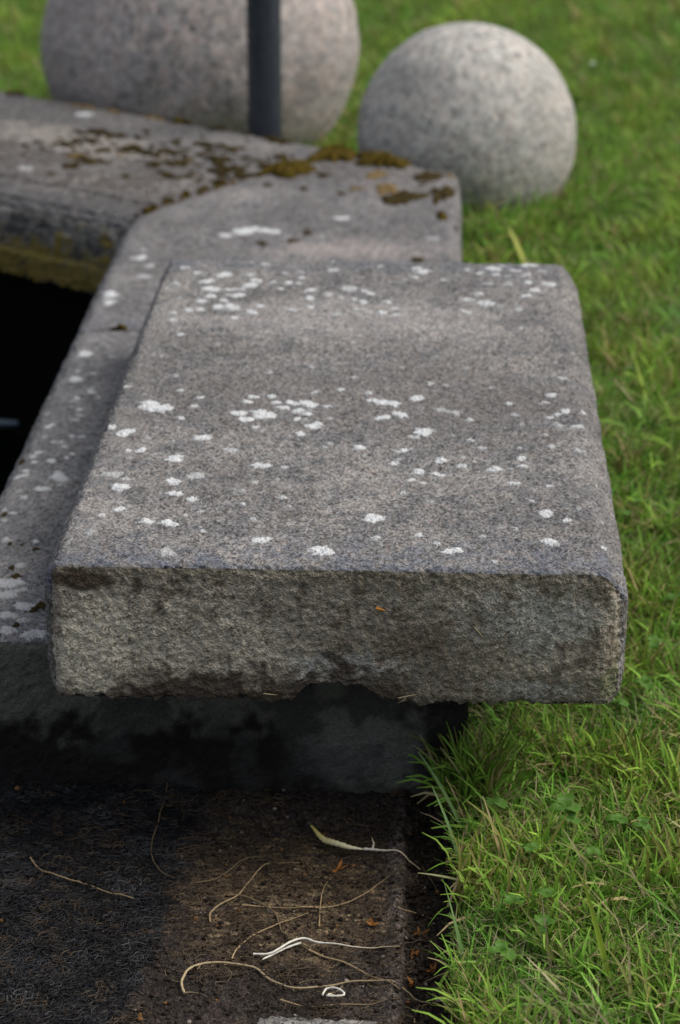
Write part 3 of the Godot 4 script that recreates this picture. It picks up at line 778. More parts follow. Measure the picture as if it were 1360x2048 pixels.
func _ready() -> void:
	rng.seed = 20240611
	# --- camera: 85 mm-like lens on full frame upright, focused on the slab's near edge
	var cam := Camera3D.new()
	cam.name = "camera"
	add_child(cam)
	var lens := CameraAttributesPhysical.new()
	lens.frustum_focal_length = 55.07
	lens.frustum_near = 0.05
	lens.frustum_far = 400.0
	lens.frustum_focus_distance = 1.97
	lens.exposure_aperture = 4.7
	cam.attributes = lens
	cam.keep_aspect = Camera3D.KEEP_HEIGHT
	cam.fov = 24.58
	cam.near = 0.05
	cam.far = 400.0
	cam.position = Vector3(0.088, 1.069, 1.8287)
	cam.rotation_degrees = Vector3(-22.398, 2.489, 0)
	cam.current = true
	# --- overcast daylight, the brighter part of the sky high on the right behind the boulders
	var sky_mat := ProceduralSkyMaterial.new()
	sky_mat.sky_top_color = Color(0.62, 0.65, 0.70)
	sky_mat.sky_horizon_color = Color(0.56, 0.58, 0.615)
	sky_mat.sky_curve = 0.2
	sky_mat.ground_bottom_color = Color(0.12, 0.15, 0.08)
	sky_mat.ground_horizon_color = Color(0.25, 0.28, 0.22)
	var sky := Sky.new()
	sky.sky_material = sky_mat
	var env := Environment.new()
	env.background_mode = Environment.BG_SKY
	env.sky = sky
	env.tonemap_mode = Environment.TONE_MAPPER_LINEAR
	env.tonemap_exposure = 1.3
	env.sdfgi_enabled = true
	env.ssao_enabled = true
	env.ssil_enabled = true
	var we := WorldEnvironment.new()
	we.name = "world_environment"
	we.environment = env
	add_child(we)
	var sun := DirectionalLight3D.new()
	sun.name = "sun"
	sun.light_energy = 0.8
	sun.light_angular_distance = 40.0
	sun.light_color = Color(1.0, 0.985, 0.965)
	sun.shadow_enabled = true
	add_child(sun)
	sun.look_at_from_position(Vector3(1.05, 1.15, -0.12), Vector3.ZERO)

	low = noise(FastNoiseLite.TYPE_SIMPLEX_SMOOTH, 14.0, 2, 11)
	mid = noise(FastNoiseLite.TYPE_SIMPLEX_SMOOTH, 70.0, 2, 12)
	fine = noise(FastNoiseLite.TYPE_SIMPLEX, 260.0, 2, 13)
	blot = noise(FastNoiseLite.TYPE_SIMPLEX_SMOOTH, 5.0, 4, 14)
	make_materials()

	build_ground()
	build_basin()
	build_stones()
	boulder("big round pinkish granite boulder behind the dark metal post", Vector3(-0.372, 0.190, -2.630), Vector3(0.300, 0.297, 0.30), granite(Color(0.90, 0.86, 0.825), 0.6, 31), 41, Color(0.59, 0.565, 0.56))
	boulder("smaller pale grey round granite boulder at the kerb's far corner", Vector3(0.132, 0.124, -2.177), Vector3(0.190, 0.190, 0.19), granite(Color(0.91, 0.89, 0.85), 0.4, 61), 42, Color(0.66, 0.65, 0.63))
	build_post()
	build_pit_things()
	build_grass()
	build_plants()

# ---------------------------------------------------------------- setting
func build_ground() -> void:
	var v := PackedVector3Array()
	var c := PackedColorArray()
	var ix := PackedInt32Array()
	var tone := Color(0.035, 0.050, 0.014)
	var back := CORNER + OUT * 0.30
	var far := back + RUN * 1.8
	for poly in [
		PackedVector2Array([Vector2(0.118, -60), Vector2(60, -60), Vector2(60, 60), Vector2(0.118, 60)]),
		PackedVector2Array([Vector2(-60, -60), Vector2(0.118, -60), Vector2(0.118, -1.80), Vector2(back.x, back.z), Vector2(far.x, far.z), Vector2(-60, far.z)]),
		PackedVector2Array([Vector2(-60, far.z), Vector2(-1.6, far.z), Vector2(-1.6, 2.6), Vector2(-60, 2.6)]),
		PackedVector2Array([Vector2(-60, 2.6), Vector2(0.118, 2.6), Vector2(0.118, 60), Vector2(-60, 60)]),
	]:
		var tri := Geometry2D.triangulate_polygon(poly)
		for k in range(0, tri.size(), 3):
			var a: Vector2 = poly[tri[k]]
			var b: Vector2 = poly[tri[k + 1]]
			var d: Vector2 = poly[tri[k + 2]]
			if (b - a).cross(d - a) < 0.0:
				var s := b
				b = d
				d = s
			var first := v.size()
			for q in [a, b, d]:
				v.append(Vector3(q.x, 0.0, q.y))
				c.append(tone * 3.4)
			ix.append_array([first, first + 1, first + 2])
	var g := obj("ground", bake(v, c, ix), soil_mat)
	g.set_meta("kind", "structure")
	g.set_meta("label", "earth of the lawn under the grass")
	var p := obj("soil", pit_mesh(), soil_mat)
	p.set_meta("kind", "structure")
	p.set_meta("label", "bare dark brown soil of the dug-out strip before the slab")

func build_basin() -> void:
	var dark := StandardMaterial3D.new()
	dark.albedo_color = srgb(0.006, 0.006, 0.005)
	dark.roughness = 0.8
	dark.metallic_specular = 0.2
	var st := SurfaceTool.new()
	st.begin(Mesh.PRIMITIVE_TRIANGLES)
	# walls set back under the kerb stones, and a floor
	for b in [
		[Vector3(-1.7, -1.0, -2.95), Vector3(-1.6, -0.002, -0.45)], [Vector3(-1.6, -1.0, -0.45), Vector3(-0.15, -0.042, -0.35)],
		[Vector3(-0.15, -1.0, -1.95), Vector3(-0.05, -0.042, -0.35)], [Vector3(-1.6, -1.1, -2.95), Vector3(-0.05, -1.0, -0.35)],
	]:
		var m := BoxMesh.new()
		m.size = b[1] - b[0]
		st.append_from(m, 0, Transform3D(Basis(), (b[0] + b[1]) / 2.0))
	var m2 := BoxMesh.new()
	m2.size = Vector3(2.2, 0.99, 0.10)
	var mid_back := CORNER + OUT * 0.36 + RUN * 0.55
	st.append_from(m2, 0, Transform3D(Basis(Vector3.UP, atan2(RUN.z, -RUN.x)), Vector3(mid_back.x, -0.506, mid_back.z)))
	var o := obj("basin_wall", st.commit(), dark)
	o.set_meta("kind", "structure")
	o.set_meta("label", "dark walls and floor of the sunken basin")
	var w := PlaneMesh.new()
	w.size = Vector2(1.42, 2.4)
	var water := StandardMaterial3D.new()
	water.albedo_color = srgb(0.004, 0.005, 0.005)
	water.roughness = 0.06
	var wo := obj("water", w, water)
	wo.position = Vector3(-0.87, -0.42, -1.68)
	wo.set_meta("kind", "structure")
	wo.set_meta("label", "black still water in the basin")
	var v := PackedVector3Array()
	var c := PackedColorArray()
	var ix := PackedInt32Array()
	tube(v, c, ix, PackedVector3Array([Vector3(-1.15, 0, 0.02), Vector3(-0.9, 0, 0), Vector3(-0.72, 0, 0), Vector3(-0.563, 0.0, 0.004)]), 0.015, 14, Color(0.045, 0.075, 0.10), Color(0.045, 0.075, 0.10), 1.0)  # a plain blue-grey bar low in the basin
	var pm := StandardMaterial3D.new()
	pm.vertex_color_use_as_albedo = true
	pm.roughness = 0.4
	var p := obj("bar", bake(v, c, ix), pm)
	p.position = Vector3(0, -0.20, -1.59)
	tag(p, "blue-grey bar down in the dark basin", "bar")

func soft(n: Vector3, p: Vector3, s: float, wobble: float) -> Array:
	var u := n.normalized()
	return [u, u.dot(p), s, wobble]

func build_stones() -> void:
	# the capping slab
	var he := Vector3(0.2535, 0.0655, 0.4705)
	var S := {"kind": "slab", "at": Vector3(0.0035, 0.1965, -0.4705), "he": he, "rough": 1.0, "front": 1.15, "ragged": 0.0045, "notch": true, "tone": Color(0.194, 0.184, 0.177), "sooty": 0.13,
		"xs": span(-he.x, he.x, 0.0015, 0.0015), "ys": span(-he.y, he.y, 0.0014, 0.0014), "zs": span(-he.z, he.z, 0.0035, 0.0014),
		"planes": [
			soft(Vector3(0.75, 0.66, 0), Vector3(he.x - 0.021, he.y, 0), 0.006, 0.003),
			soft(Vector3(-0.82, 0.57, 0), Vector3(-he.x + 0.013, he.y, 0), 0.004, 0.002),
			soft(Vector3(0.66, 0, 0.75), Vector3(he.x - 0.017, 0, he.z), 0.006, 0.003),
			soft(Vector3(-0.80, 0, 0.60), Vector3(-he.x + 0.013, 0, he.z), 0.003, 0.002),
			soft(Vector3(0.85, -0.53, 0), Vector3(he.x - 0.013, -he.y, 0), 0.006, 0.003),
			soft(Vector3(-0.9, -0.43, 0), Vector3(-he.x + 0.010, -he.y, 0), 0.004, 0.002),
			soft(Vector3(0, 0.70, 0.71), Vector3(0, he.y, he.z - 0.004), 0.002, 0.002),
			soft(Vector3(0, 0.74, -0.67), Vector3(0, he.y, -he.z + 0.010), 0.004, 0.002),
			soft(Vector3(0, -0.7, 0.7), Vector3(0, -he.y, he.z - 0.004), 0.003, 0.003),
			soft(Vector3(0.7, 0, -0.7), Vector3(he.x - 0.02, 0, -he.z), 0.006, 0.002),
		]}
	var specks := SLAB_LICHEN.duplicate()
	for k in 92:                                   # small faint crusts between the named ones
		specks.append([rng.randf_range(-0.235, 0.245), -0.93 * rng.randf() - 0.005, rng.randf_range(0.0012, 0.0045), rng.randf_range(0.2, 0.7)])
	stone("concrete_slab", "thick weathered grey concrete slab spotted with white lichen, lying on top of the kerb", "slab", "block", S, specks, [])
	# kerb stone under the slab
	var ha := Vector3(0.2535, 0.0865, 0.4625)
	var A := {"kind": "kerb_a", "at": Vector3(-0.1315, 0.0485, -0.5745), "he": ha, "rough": 1.1, "front": 1.6, "ragged": 0.004, "notch": false, "tone": Color(0.172, 0.167, 0.168), "sooty": 0.12,
		"xs": span(-ha.x, ha.x, 0.0025, 0.004), "ys": span(-ha.y, ha.y, 0.003, 0.003), "zs": span(-ha.z, ha.z, 0.004, 0.0025),
		"planes": [
			soft(Vector3(-0.75, 0.66, 0), Vector3(-ha.x + 0.018, ha.y, 0), 0.008, 0.004),
			soft(Vector3(0.75, 0.66, 0), Vector3(ha.x - 0.018, ha.y, 0), 0.008, 0.003),
			soft(Vector3(0, 0.7, 0.7), Vector3(0, ha.y, ha.z - 0.006), 0.003, 0.003),
			soft(Vector3(0, 0.7, -0.7), Vector3(0, ha.y, -ha.z + 0.002), 0.001, 0.002),
		]}
	var ledge := STONE_A_LICHEN.duplicate()
	for k in 48:
		var q := pow(rng.randf(), 1.4)
		ledge.append([rng.randf_range(-0.372, -0.262), -0.13 - 0.88 * q, rng.randf_range(0.0015, 0.0065), rng.randf_range(0.3, 0.8)])
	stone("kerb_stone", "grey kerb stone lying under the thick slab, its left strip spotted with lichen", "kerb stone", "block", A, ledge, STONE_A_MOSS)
	# corner kerb stone, cut to a mitre at the rear
	var hb := Vector3(0.2535, 0.0650, 0.506)
	var atb := Vector3(-0.1315, 0.0700, -1.5450)
	var joint_n := (CORNER + OUT * 0.55 - CORNER).cross(Vector3.UP).normalized()
	if joint_n.dot(RUN) < 0.0: joint_n = -joint_n
	var B := {"kind": "kerb_b", "at": atb, "he": hb, "rough": 1.1, "front": 1.0, "ragged": 0.003, "notch": false, "tone": Color(0.172, 0.164, 0.164), "sooty": 0.10,
		"xs": span(-hb.x, hb.x, 0.004, 0.004), "ys": span(-hb.y, hb.y, 0.006, 0.006), "zs": span(-hb.z, hb.z, 0.005, 0.004),
		"planes": [
			soft(joint_n, CORNER - RUN * 0.003 - atb, 0.0, 0.0),
			soft(OUT, Vector3(0.122, 0, -1.885) - atb, 0.0, 0.002),
			soft(joint_n * 0.7 + Vector3(0, 0.7, 0), CORNER - RUN * 0.008 - atb + Vector3(0, 0.135, 0), 0.004, 0.002),
			soft(Vector3(-0.75, 0.66, 0), Vector3(-hb.x + 0.018, hb.y, 0), 0.008, 0.004),
			soft(Vector3(0.75, 0.66, 0), Vector3(hb.x - 0.012, hb.y, 0), 0.008, 0.004),
			soft(OUT * 0.7 + Vector3(0, 0.7, 0), Vector3(0.122, 0, -1.870) - atb + Vector3(0, 0.135, 0), 0.008, 0.004),
			soft(Vector3(0, 0.7, 0.7), Vector3(0, hb.y, hb.z - 0.002), 0.001, 0.002),
		]}
	stone("kerb_stone", "grey corner kerb stone with olive moss on its end nearest the smaller boulder", "kerb stone", "block", B, STONE_B_LICHEN, STONE_B_MOSS)
	# rear kerb stone running away to the left
	var hc := Vector3(0.50, 0.0625, 0.280)
	var atc := CORNER + RUN * 0.503 + OUT * 0.280 + Vector3(0, 0.0725, 0)
	var C := {"kind": "kerb_c", "at": atc, "he": hc, "turn": atan2(RUN.z, -RUN.x), "rough": 2.4, "front": 1.4, "ragged": 0.006, "notch": false, "tone": Color(0.150, 0.142, 0.138), "sooty": 0.10,
		"xs": span(-hc.x, hc.x, 0.006, 0.0045), "ys": span(-hc.y, hc.y, 0.004, 0.004), "zs": span(-hc.z, hc.z, 0.005, 0.004),
		"planes": [
			soft(Vector3(0, 0.42, 0.9), Vector3(0, hc.y - 0.035, hc.z), 0.025, 0.008),
			soft(Vector3(0, 0.9, 0.42), Vector3(0, hc.y, hc.z - 0.055), 0.022, 0.006),
			soft(Vector3(0, 0.7, -0.7), Vector3(0, hc.y, -hc.z + 0.010), 0.006, 0.005),
			soft(Vector3(0.7, 0.7, 0), Vector3(hc.x - 0.006, hc.y, 0), 0.003, 0.003),
		]}
	var crumbs := STONE_C_MOSS.duplicate()
	for k in 150:                                   # crumbs of dead moss strewn along the rear stone
		var a := rng.randf_range(0.05, 0.56)
		var o := 0.19 + 0.16 * rng.randf() + 0.16 * (1.0 - a) * rng.randf() + 0.10 * rng.randf() * rng.randf()
		var q := CORNER + RUN * (a - 0.12) + OUT * o
		var s := 0.003 + 0.013 * pow(rng.randf(), 2.5)
		crumbs.append([q.x, q.z, s * 1.6, s * 0.9, 0 if rng.randf() < 0.93 else 2])
	stone("kerb_stone", "rear kerb stone with rounded front edge, running off left before the big boulder", "kerb stone", "block", C, STONE_C_LICHEN, crumbs)

func build_post() -> void:
	var t := thing("metal_post", "dark grey round metal post standing in front of the big boulder", "post", Vector3(-0.216, 0, -2.180))
	var m := CylinderMesh.new()
	m.top_radius = 0.0295
	m.bottom_radius = 0.0295
	m.height = 1.2
	m.radial_segments = 48
	m.rings = 1
	var mat := StandardMaterial3D.new()
	mat.albedo_color = srgb(0.040, 0.046, 0.056)
	mat.roughness = 0.55
	mat.metallic_specular = 0.4
	var nt := NoiseTexture2D.new()
	nt.noise = noise(FastNoiseLite.TYPE_SIMPLEX, 0.03, 3, 77)
	nt.seamless = true
	nt.width = 256
	nt.height = 256
	mat.roughness_texture = nt
	mat.uv1_scale = Vector3(1, 6, 1)
	var o := obj("pole", m, mat, t)
	o.position = Vector3(0, 0.55, 0)
	var cap := SphereMesh.new()
	cap.radius = 0.0295
	cap.height = 0.03
	cap.is_hemisphere = true
	var k := obj("cap", cap, mat, t)
	k.position = Vector3(0, 1.15, 0)

# ---------------------------------------------------------------- things lying in the dug-out strip
func build_pit_things() -> void:
	var names := [
		"pale straight-ish twig lying alone on the black root mat", "long thick tan root looping across the bare soil nearest the lens", "kinked brown root with a forked upper end in the middle of the soil",
		"thin tan root that climbs in an S from the middle of the soil", "thin root lying as a straight slant beside the white forked shoot", "short dark root arching over the brown clay",
		"thin root running down along the edge of the black root mat", "brown root that carries on from the white forked shoot towards the lawn", "faint thin root reaching up to the pale ridge",
		"short bent root in the dark trench beside the turf", "tiny straight root crossing the trench beside the turf", "short hooked root at the near end of the trench",
		"thin level root crossing the middle of the brown clay", "thin root lying level below the white loop", "thin upright root curving over the clay between the two white shoots"]
	for k in ROOTS.size():
		var pts := spline(ROOTS[k][1], ROOTS[k][0] * 1.0 + (0.007 if k == 0 or k == 6 else 0.0012), 0.003)
		var v := PackedVector3Array()
		var c := PackedColorArray()
		var ix := PackedInt32Array()
		var r: float = ROOTS[k][0] * (0.64 if k == 1 else 0.7 if k >= 16 else 0.95 if k == 15 else 0.76)
		if k < 15:
			var c0 := Color(0.36, 0.26, 0.145)
			var c1 := Color(0.25, 0.175, 0.095)
			if k == 0:
				c0 = Color(0.24, 0.16, 0.09)
				c1 = Color(0.34, 0.24, 0.13)
			elif k == 1:
				c0 = Color(0.40, 0.31, 0.18)
				c1 = Color(0.28, 0.21, 0.12)
			elif k in [2, 5, 6, 9]:
				c0 = Color(0.17, 0.12, 0.065)
				c1 = Color(0.12, 0.085, 0.05)
			tube(v, c, ix, pts, r, 7, c0, c1, 0.55)
			var o := obj("root", bake(v, c, ix), root_mat)
			tag(o, names[k], "root", "roots strewn over the bare soil")
			for b in 2 + pts.size() / 7:                       # hair roots
				var at := pts[rng.randi_range(1, pts.size() - 2)]
				var a := rng.randf() * TAU
				var hair := []
				for q in 5:
					hair.append([at.x + cos(a + q * 0.3) * q * 0.007, at.z + sin(a + q * 0.3) * q * 0.007])
				var hv := PackedVector3Array()
				var hc := PackedColorArray()
				var hx := PackedInt32Array()
				tube(hv, hc, hx, spline(hair, 0.0008, 0.003), r * 0.35, 4, c0 * 0.8, c1 * 0.8, 0.4)
				obj("hair_root", bake(hv, hc, hx), root_mat, o)
		else:
			var white := Color(0.72, 0.68, 0.58)
			var yellow := Color(0.62, 0.50, 0.10)
			var label: String = ["white sprouting shoot with a yellow tip, lying across the pale ridge", "white forked shoot with a tan tail, lying on the brown clay", "small curled white shoot looped on itself with a yellow end"][k - 15]
			var n := pts.size()
			var cut := int(n * (0.55 if k == 15 else 0.5 if k == 16 else 0.8))
			var t := thing("white_shoot", label, "shoot")
			for j in n: pts[j].y += 0.002 + 0.004 * sin(PI * j / n)
			tube(v, c, ix, pts.slice(0, cut + 1), r * (1.15 if k == 15 else 0.8), 9, yellow if k == 15 else white, Color(0.74, 0.68, 0.50) if k == 15 else white, -1.0 if k == 15 else 1.0)
			obj("shoot", bake(v, c, ix), root_mat, t)
			v.clear()
			c.clear()
			ix.clear()
			var tail := pts.slice(cut, n)
			tube(v, c, ix, tail, r * (0.55 if k == 15 else 0.65), 8, white * 0.85 if k != 17 else white, Color(0.50, 0.38, 0.22) if k != 17 else yellow, 0.3)
			obj("tail", bake(v, c, ix), root_mat, t)
			v.clear()
			c.clear()
			ix.clear()
			if k == 15:
				tube(v, c, ix, PackedVector3Array([pts[int(n * 0.62)], pts[int(n * 0.62)] + Vector3(0.001, 0.004, -0.004), pts[int(n * 0.62)] + Vector3(-0.001, 0.010, -0.005)]), 0.0012, 6, white * 0.8, Color(0.40, 0.30, 0.16), 0.5)
				obj("sprout", bake(v, c, ix), root_mat, t)
			elif k == 16:
				tube(v, c, ix, spline([[-0.019, 0.127], [-0.034, 0.138], [-0.050, 0.156]], 0.004, 0.003), 0.0011, 7, white, white, 0.6)
				obj("side_shoot", bake(v, c, ix), root_mat, t)
	# scraps of dry leaf
	var scraps := [[0.0065, 0.005, "orange-brown scrap of dry leaf on the clay below the yellow-tipped shoot"], [0.0405, 0.093, "small orange leaf scrap on the soil left of the pale ridge"], [0.081, 0.098, "rusty leaf scrap at the top of the trench beside the turf"],
		[0.0757, 0.1355, "rusty brown star-shaped leaf scrap at the tail of the white forked shoot"], [0.0762, 0.172, "orange leaf scrap on the pale ridge's near part"], [0.093, 0.154, "tan forked leaf scrap against the turf edge"]]
	for s in scraps:
		var v := PackedVector3Array()
		var c := PackedColorArray()
		var ix := PackedInt32Array()
		for k in 4 + rng.randi() % 3:
			var tone := Color(0.30, 0.12, 0.03) * rng.randf_range(0.6, 1.2)
			blade(v, c, ix, Vector3.ZERO, rng.randf() * TAU, rng.randf_range(0.005, 0.011), 0.0035, rng.randf_range(0.8, 1.4), rng.randf_range(-0.6, 0.6), tone, tone * 1.3, 3)
		for k in c.size(): c[k].a = 1.0
		var o := obj("leaf_scrap", bake(v, c, ix), leaf_mat)
		o.position = Vector3(s[0], pit_y(s[0], s[1]) + 0.002, s[1])
		tag(o, s[2], "leaf scrap")
	# straw stuck to the slab's front face
	var straws := [[0.128, 0.206, 0.9, 0.014, "bit of pale straw stuck high on the slab's front face"], [0.068, 0.144, -0.25, 0.018, "forked bit of straw on the slab's lower front edge"], [-0.052, 0.143, 0.1, 0.012, "bit of straw on the dirt band of the slab's front"], [0.044, 0.226, 0.3, 0.009, "orange dry flake on the upper middle of the slab's front"]]
	for s in straws:
		var v := PackedVector3Array()
		var c := PackedColorArray()
		var ix := PackedInt32Array()
		var dx: Vector3 = Vector3(cos(s[2]), -sin(s[2]), 0) * s[3]
		var tone := Color(0.42, 0.34, 0.20) if s[3] > 0.01 else Color(0.42, 0.18, 0.03)
		tube(v, c, ix, PackedVector3Array([-dx * 0.5, Vector3(0, 0.0006, 0.0012), dx * 0.5]), 0.0006 if s[3] > 0.01 else 0.0016, 5, tone, tone * 0.8, 0.6)
		if s[3] > 0.017: tube(v, c, ix, PackedVector3Array([-dx * 0.1, Vector3(-0.004, -0.004, 0.001), Vector3(-0.009, -0.007, 0)]), 0.0005, 5, tone, tone, 0.6)
		var o := obj("straw", bake(v, c, ix), root_mat)
		o.position = Vector3(s[0], s[1], 0.0025)
		tag(o, s[4], "straw")
	# pale stone that just shows at the near end
	var hp := Vector3(0.055, 0.02, 0.09)
	var P := {"kind": "pale", "at": Vector3(0.0, -0.0485, 0.317), "he": hp, "rough": 1.6, "front": 1.0, "ragged": 0.0, "notch": false, "tone": Color(0.25, 0.235, 0.21), "sooty": 0.4,
		"xs": span(-hp.x, hp.x, 0.003, 0.003), "ys": span(-hp.y, hp.y, 0.004, 0.004), "zs": span(-hp.z, hp.z, 0.003, 0.003),
		"planes": [soft(Vector3(0, 0.7, -0.7), Vector3(0, hp.y, -hp.z + 0.008), 0.004, 0.004), soft(Vector3(-0.8, 0, -0.6), Vector3(-hp.x + 0.02, 0, -hp.z), 0.006, 0.004)]}
	stone("paving_stone", "pale stone bedded in the soil, only its far edge showing", "stone", "block", P, [], [])
	# crumbs of soil and the mat of fine black roots
	var where := [[], [], []]
	var tint := [[], [], []]
	for k in 20000:
		var x := rng.randf_range(-0.36, 0.125)
		var z := rng.randf_range(-0.15, 0.36)
		var edge := -0.165 - 0.10 * (z - 0.02)
		if x < edge + 0.05 and rng.randf() < 0.1: continue
		if x > edge and x < 0.06 and rng.randf() < 0.55: continue
		var s := 0.0008 + 0.004 * pow(rng.randf(), 4.0) + (0.0016 * rng.randf() if x > 0.07 or x < edge + 0.03 else 0.0)
		var b := Basis.from_euler(Vector3(rng.randf() * TAU, rng.randf() * TAU, 0)).scaled(Vector3(s, s * 0.75, s))
		var i := k % 3
		where[i].append(Transform3D(b, Vector3(x, pit_y(x, z) + s * 0.2, z)))
		var q := rng.randf()
		var cc := Color(0.036, 0.027, 0.021) * rng.randf_range(0.35, 1.5)
		if q > 0.965: cc = Color(0.22, 0.19, 0.16)
		elif q > 0.93: cc = Color(0.16, 0.085, 0.035)
		cc.a = 1.0
		tint[i].append(cc)
	var crumbs := stuff("dirt", "crumbs of dark soil strewn over the dug-out strip")
	for i in 3: scatter("crumbs", crumbs, lump(i * 7 + 1), moss_mat, where[i], tint[i])
	var mat := stuff("root_mat", "tangled mat of fine black roots on the left of the dug-out strip")
	for i in 5:
		var v := PackedVector3Array()
		var c := PackedColorArray()
		var ix := PackedInt32Array()
		for f in 13:
			var a := rng.randf() * TAU
			var p := Vector3(rng.randf_range(-0.012, 0.012), rng.randf_range(0.0, 0.004), rng.randf_range(-0.012, 0.012))
			var pts := PackedVector3Array([p])
			var turn := rng.randf_range(-1.0, 1.0)
			for q in 7:
				p += Vector3(cos(a), rng.randf_range(-0.22, 0.22), sin(a)) * 0.0030
				p.y = clampf(p.y, 0.0, 0.007)
				a += turn + rng.randf_range(-0.3, 0.3)
				pts.append(p)
			tube(v, c, ix, pts, rng.randf_range(0.00028, 0.00058), 4, Color.WHITE, Color(0.7, 0.7, 0.7), 0.6)
		var w2 := []
		var t2 := []
		for k in 900:
			var z := rng.randf_range(-0.17, 0.36)
			var edge := -0.165 - 0.10 * (z - 0.02)
			var x := rng.randf_range(-0.38, edge + 0.02)
			if k % 36 == 0: x = rng.randf_range(edge, 0.10)
			w2.append(Transform3D(Basis(Vector3.UP, rng.randf() * TAU).scaled(Vector3(1, rng.randf_range(0.6, 1.6), 1)), Vector3(x, pit_y(x, z) + 0.0003, z)))
			var cc := Color(0.020, 0.020, 0.022) * (0.4 + 2.4 * pow(rng.randf(), 2.5))
			var q := rng.randf()
			if q > 0.985: cc = Color(0.085, 0.085, 0.088)
			elif q > 0.86: cc = Color(0.080, 0.055, 0.035)
			if x > edge + 0.02: cc = Color(0.07, 0.048, 0.03) * rng.randf_range(0.5, 1.6)
			cc.a = 1.0
			t2.append(cc)
		scatter("fibres", mat, bake(v, c, ix), root_mat, w2, t2)

# ---------------------------------------------------------------- lawn
func on_lawn(x: float, z: float) -> bool:
	if x < 0.128 + 0.005 * low.get_noise_1d(z * 4.0) and z > -1.90:
		if z < -0.11 or x < cut_x(z) + 0.002: return false
	var rel := Vector3(x, 0, z) - CORNER
	if z <= -1.5 and rel.dot(OUT) < 0.552 + 0.01 * low.get_noise_1d(x * 3.0) and x < 0.128: return false
	if Vector2(x + 0.372, z + 2.63).length() < 0.19: return false
	if Vector2(x - 0.132, z + 2.177).length() < 0.10: return false
	if Vector2(x + 0.216, z + 2.180).length() < 0.03: return false
	return true

func build_grass() -> void:
	var kinds := []
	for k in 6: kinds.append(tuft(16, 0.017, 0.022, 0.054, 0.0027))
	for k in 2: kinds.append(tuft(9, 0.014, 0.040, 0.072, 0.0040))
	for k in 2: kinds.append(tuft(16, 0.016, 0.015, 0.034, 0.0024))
	var where := []
	var tint := []
	for k in kinds.size():
		where.append([])
		tint.append([])
	var z := 0.62
	while z > -4.9:
		var dist := 1.83 - z
		var step := 0.0120 if dist < 2.3 else lerpf(0.0128, 0.022, clampf((dist - 2.3) / 2.9, 0.0, 1.0))
		var x := 0.088 - dist * 0.30
		while x < 0.088 + dist * 0.235:
			var px := x + rng.randf_range(-0.6, 0.6) * step
			var pz := z + rng.randf_range(-0.6, 0.6) * step
			x += step
			if not on_lawn(px, pz): continue
			var patch := low.get_noise_2d(px * 0.5, pz * 0.5)
			var wide := blot.get_noise_2d(px * 0.6, pz * 0.6)
			var i := rng.randi() % 6
			if patch > 0.25 and rng.randf() < 0.5 or rng.randf() < 0.07: i = 6 + rng.randi() % 2
			elif patch < -0.2 and rng.randf() < 0.6: i = 8 + rng.randi() % 2
			var s := rng.randf_range(0.8, 1.2) * (1.0 + (step - 0.0135) * 14.0)
			if Vector2(px - 0.132, pz + 2.177).length() < 0.27:
				i = rng.randi() % 6
				s *= 1.5
			if px < 0.27 and pz < -0.02 and pz > -1.0: s *= 0.85
			var tilt := Vector3(rng.randf_range(-0.3, 0.3), rng.randf() * TAU, rng.randf_range(-0.3, 0.3))
			var b := Basis.from_euler(tilt).scaled(Vector3(s, s * (1.0 + 0.25 * patch), s))
			if px < 0.140 and pz > -0.05: b = Basis(Vector3.FORWARD, rng.randf_range(0.0, 0.5)) * b.scaled(Vector3.ONE * 0.85)
			where[i].append(Transform3D(b, Vector3(px, -0.003, pz)))
			var v := 1.0 + 0.22 * wide + rng.randf_range(-0.14, 0.14)
			var cc := Color(v * (1.0 + 0.20 * patch + 0.15 * wide), v, v * (1.0 - 0.2 * patch))
			cc.a = 1.0
			tint[i].append(cc)
		z -= step
	for k in 44:                                   # rank tufts against the kerb's end, where no mower reaches
		var px := rng.randf_range(0.108, 0.150)
		var pz := rng.randf_range(-0.106, -0.055)
		var b := Basis.from_euler(Vector3(rng.randf_range(-0.15, 0.15), rng.randf() * TAU, rng.randf_range(-0.1, 0.3))).scaled(Vector3(0.9, 1.45, 0.9))
		where[6 + k % 2].append(Transform3D(b, Vector3(px, -0.008, pz)))
		tint[6 + k % 2].append(Color(0.75, 0.8, 0.75))  # darker tint stands in for shade beside the overhang
	var g := stuff("grass", "mown lawn of green grass with dry thatch between the blades")
	for i in kinds.size(): scatter("tufts", g, kinds[i], leaf_mat, where[i], tint[i])

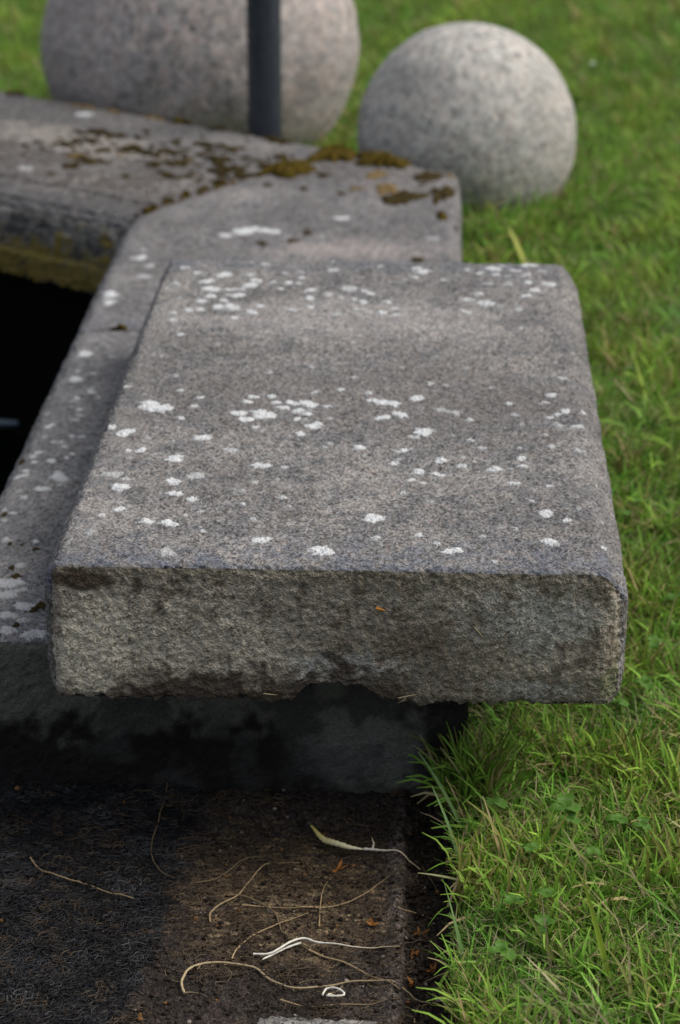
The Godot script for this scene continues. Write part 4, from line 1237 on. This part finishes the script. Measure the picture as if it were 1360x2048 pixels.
func build_plants() -> void:
	var spots := [
		[0.153, 0.155, 0.013, 0.4, 0.040, "clover with three round leaflets near the turf edge, level with the white loop"],
		[0.182, 0.150, 0.011, 1.2, 0.042, "small clover just right of the round-leaved clover"],
		[0.209, 0.012, 0.017, 2.0, 0.050, "large single-facing clover leaf standing above the grass"],
		[0.139, -0.003, 0.014, 0.1, 0.045, "pale clover close to the turf edge near the slab's shadow"],
		[0.172, 0.082, 0.012, 0.9, 0.045, "clover half hidden by blades midway along the turf edge"],
		[0.179, 0.192, 0.013, 2.6, 0.038, "clover low in the grass below the round-leaved pair"],
		[0.258, 0.028, 0.013, 1.6, 0.046, "clover at the lawn's outer side level with the big leaf"],
		[0.264, -0.192, 0.015, 0.3, 0.050, "clover just below the slab's lower right corner"],
		[0.142, 0.223, 0.014, 1.9, 0.034, "broad-leaved clover in the nearest corner beside the turf edge"],
		[0.319, -0.339, 0.014, 0.6, 0.045, "clover on the lawn beside the slab's right flank"],
	]
	for s in spots:
		clover(Vector3(s[0], 0, s[1]), s[2], s[3], s[4], Vector2(rng.randf_range(-0.006, 0.006), rng.randf_range(-0.002, 0.008)), s[5])
	for k in 30:
		var z := rng.randf_range(-1.5, 0.24)
		var dist := 1.83 - z
		var x := rng.randf_range(0.15, 0.10 + dist * 0.115)
		if z < -0.0 and x < 0.28: continue
		var zone := "small clover in the lawn past the slab's far end" if z < -0.94 else "small clover in the grass along the slab's right flank" if z < 0.0 else "small clover low in the lawn nearest the lens"
		clover(Vector3(x, 0, z), rng.randf_range(0.009, 0.015), rng.randf() * TAU, rng.randf_range(0.03, 0.048), Vector2(rng.randf_range(-0.008, 0.008), rng.randf_range(-0.008, 0.008)), zone, "clover scattered in the lawn")
	var g0 := Color(0.10, 0.17, 0.06)
	var g1 := Color(0.16, 0.26, 0.09)
	single_blade("long blue-green blade at the turf edge, leaning out over the pit in the slab's shadow", Vector3(0.119, 0, -0.012), 3.6, 0.085, 0.0045, 0.45, 0.3, g0, g1)
	single_blade("twisted grey-green blade drooping over the turf edge above the round-leaved clover", Vector3(0.116, 0, 0.045), 3.9, 0.075, 0.0052, 0.35, 0.35, g0, g1)
	single_blade("broad upright blade at the turf edge beside the forked leaf scrap", Vector3(0.119, 0, 0.205), 3.8, 0.085, 0.0075, 0.25, 0.15, g0, g1 * 1.05)
	single_blade("pale short blade lying flat over the turf edge", Vector3(0.123, 0.008, 0.085), 3.2, 0.045, 0.0040, 1.3, 0.25, Color(0.22, 0.27, 0.10), Color(0.32, 0.32, 0.16))
	single_blade("broad yellow-green blade standing in the near lawn", Vector3(0.236, 0, 0.235), 4.0, 0.095, 0.0062, 0.35, 0.15, Color(0.16, 0.24, 0.03), Color(0.24, 0.33, 0.04))
	single_blade("bright yellow leaf blade in the lawn right of the corner kerb stone", Vector3(0.225, 0.02, -1.735), 4.2, 0.075, 0.011, 0.7, 0.3, Color(0.36, 0.42, 0.08), Color(0.46, 0.48, 0.12))
	single_blade("yellow-green blade slanting in the lawn right of the slab's far half", Vector3(0.372, 0.0, -1.12), 4.2, 0.090, 0.008, 0.5, 0.25, Color(0.26, 0.36, 0.05), Color(0.36, 0.44, 0.08))
	single_blade("pale blue-green blade slanting in the nearest corner of the lawn", Vector3(0.262, 0.0, 0.262), 0.3, 0.075, 0.006, 0.8, 0.3, Color(0.16, 0.24, 0.12), Color(0.24, 0.34, 0.20))
	# a daisy far out on the lawn
	var t := thing("daisy", "tiny white daisy far out on the lawn behind the smaller boulder", "daisy", Vector3(0.406, 0, -3.113))
	var v := PackedVector3Array()
	var c := PackedColorArray()
	var ix := PackedInt32Array()
	tube(v, c, ix, PackedVector3Array([Vector3.ZERO, Vector3(0.002, 0.03, 0), Vector3(0.0, 0.058, 0.002)]), 0.001, 5, g0, g1, 0.9)
	obj("stalk", bake(v, c, ix), leaf_mat, t)
	v.clear()
	c.clear()
	ix.clear()
	for k in 14: blade(v, c, ix, Vector3(0, 0.058, 0), TAU * k / 14.0, 0.009, 0.0032, 1.2, 0.4, Color(0.75, 0.75, 0.72), Color(0.78, 0.78, 0.75), 2)
	for k in c.size(): c[k].a = 1.0
	obj("petals", bake(v, c, ix), leaf_mat, t)
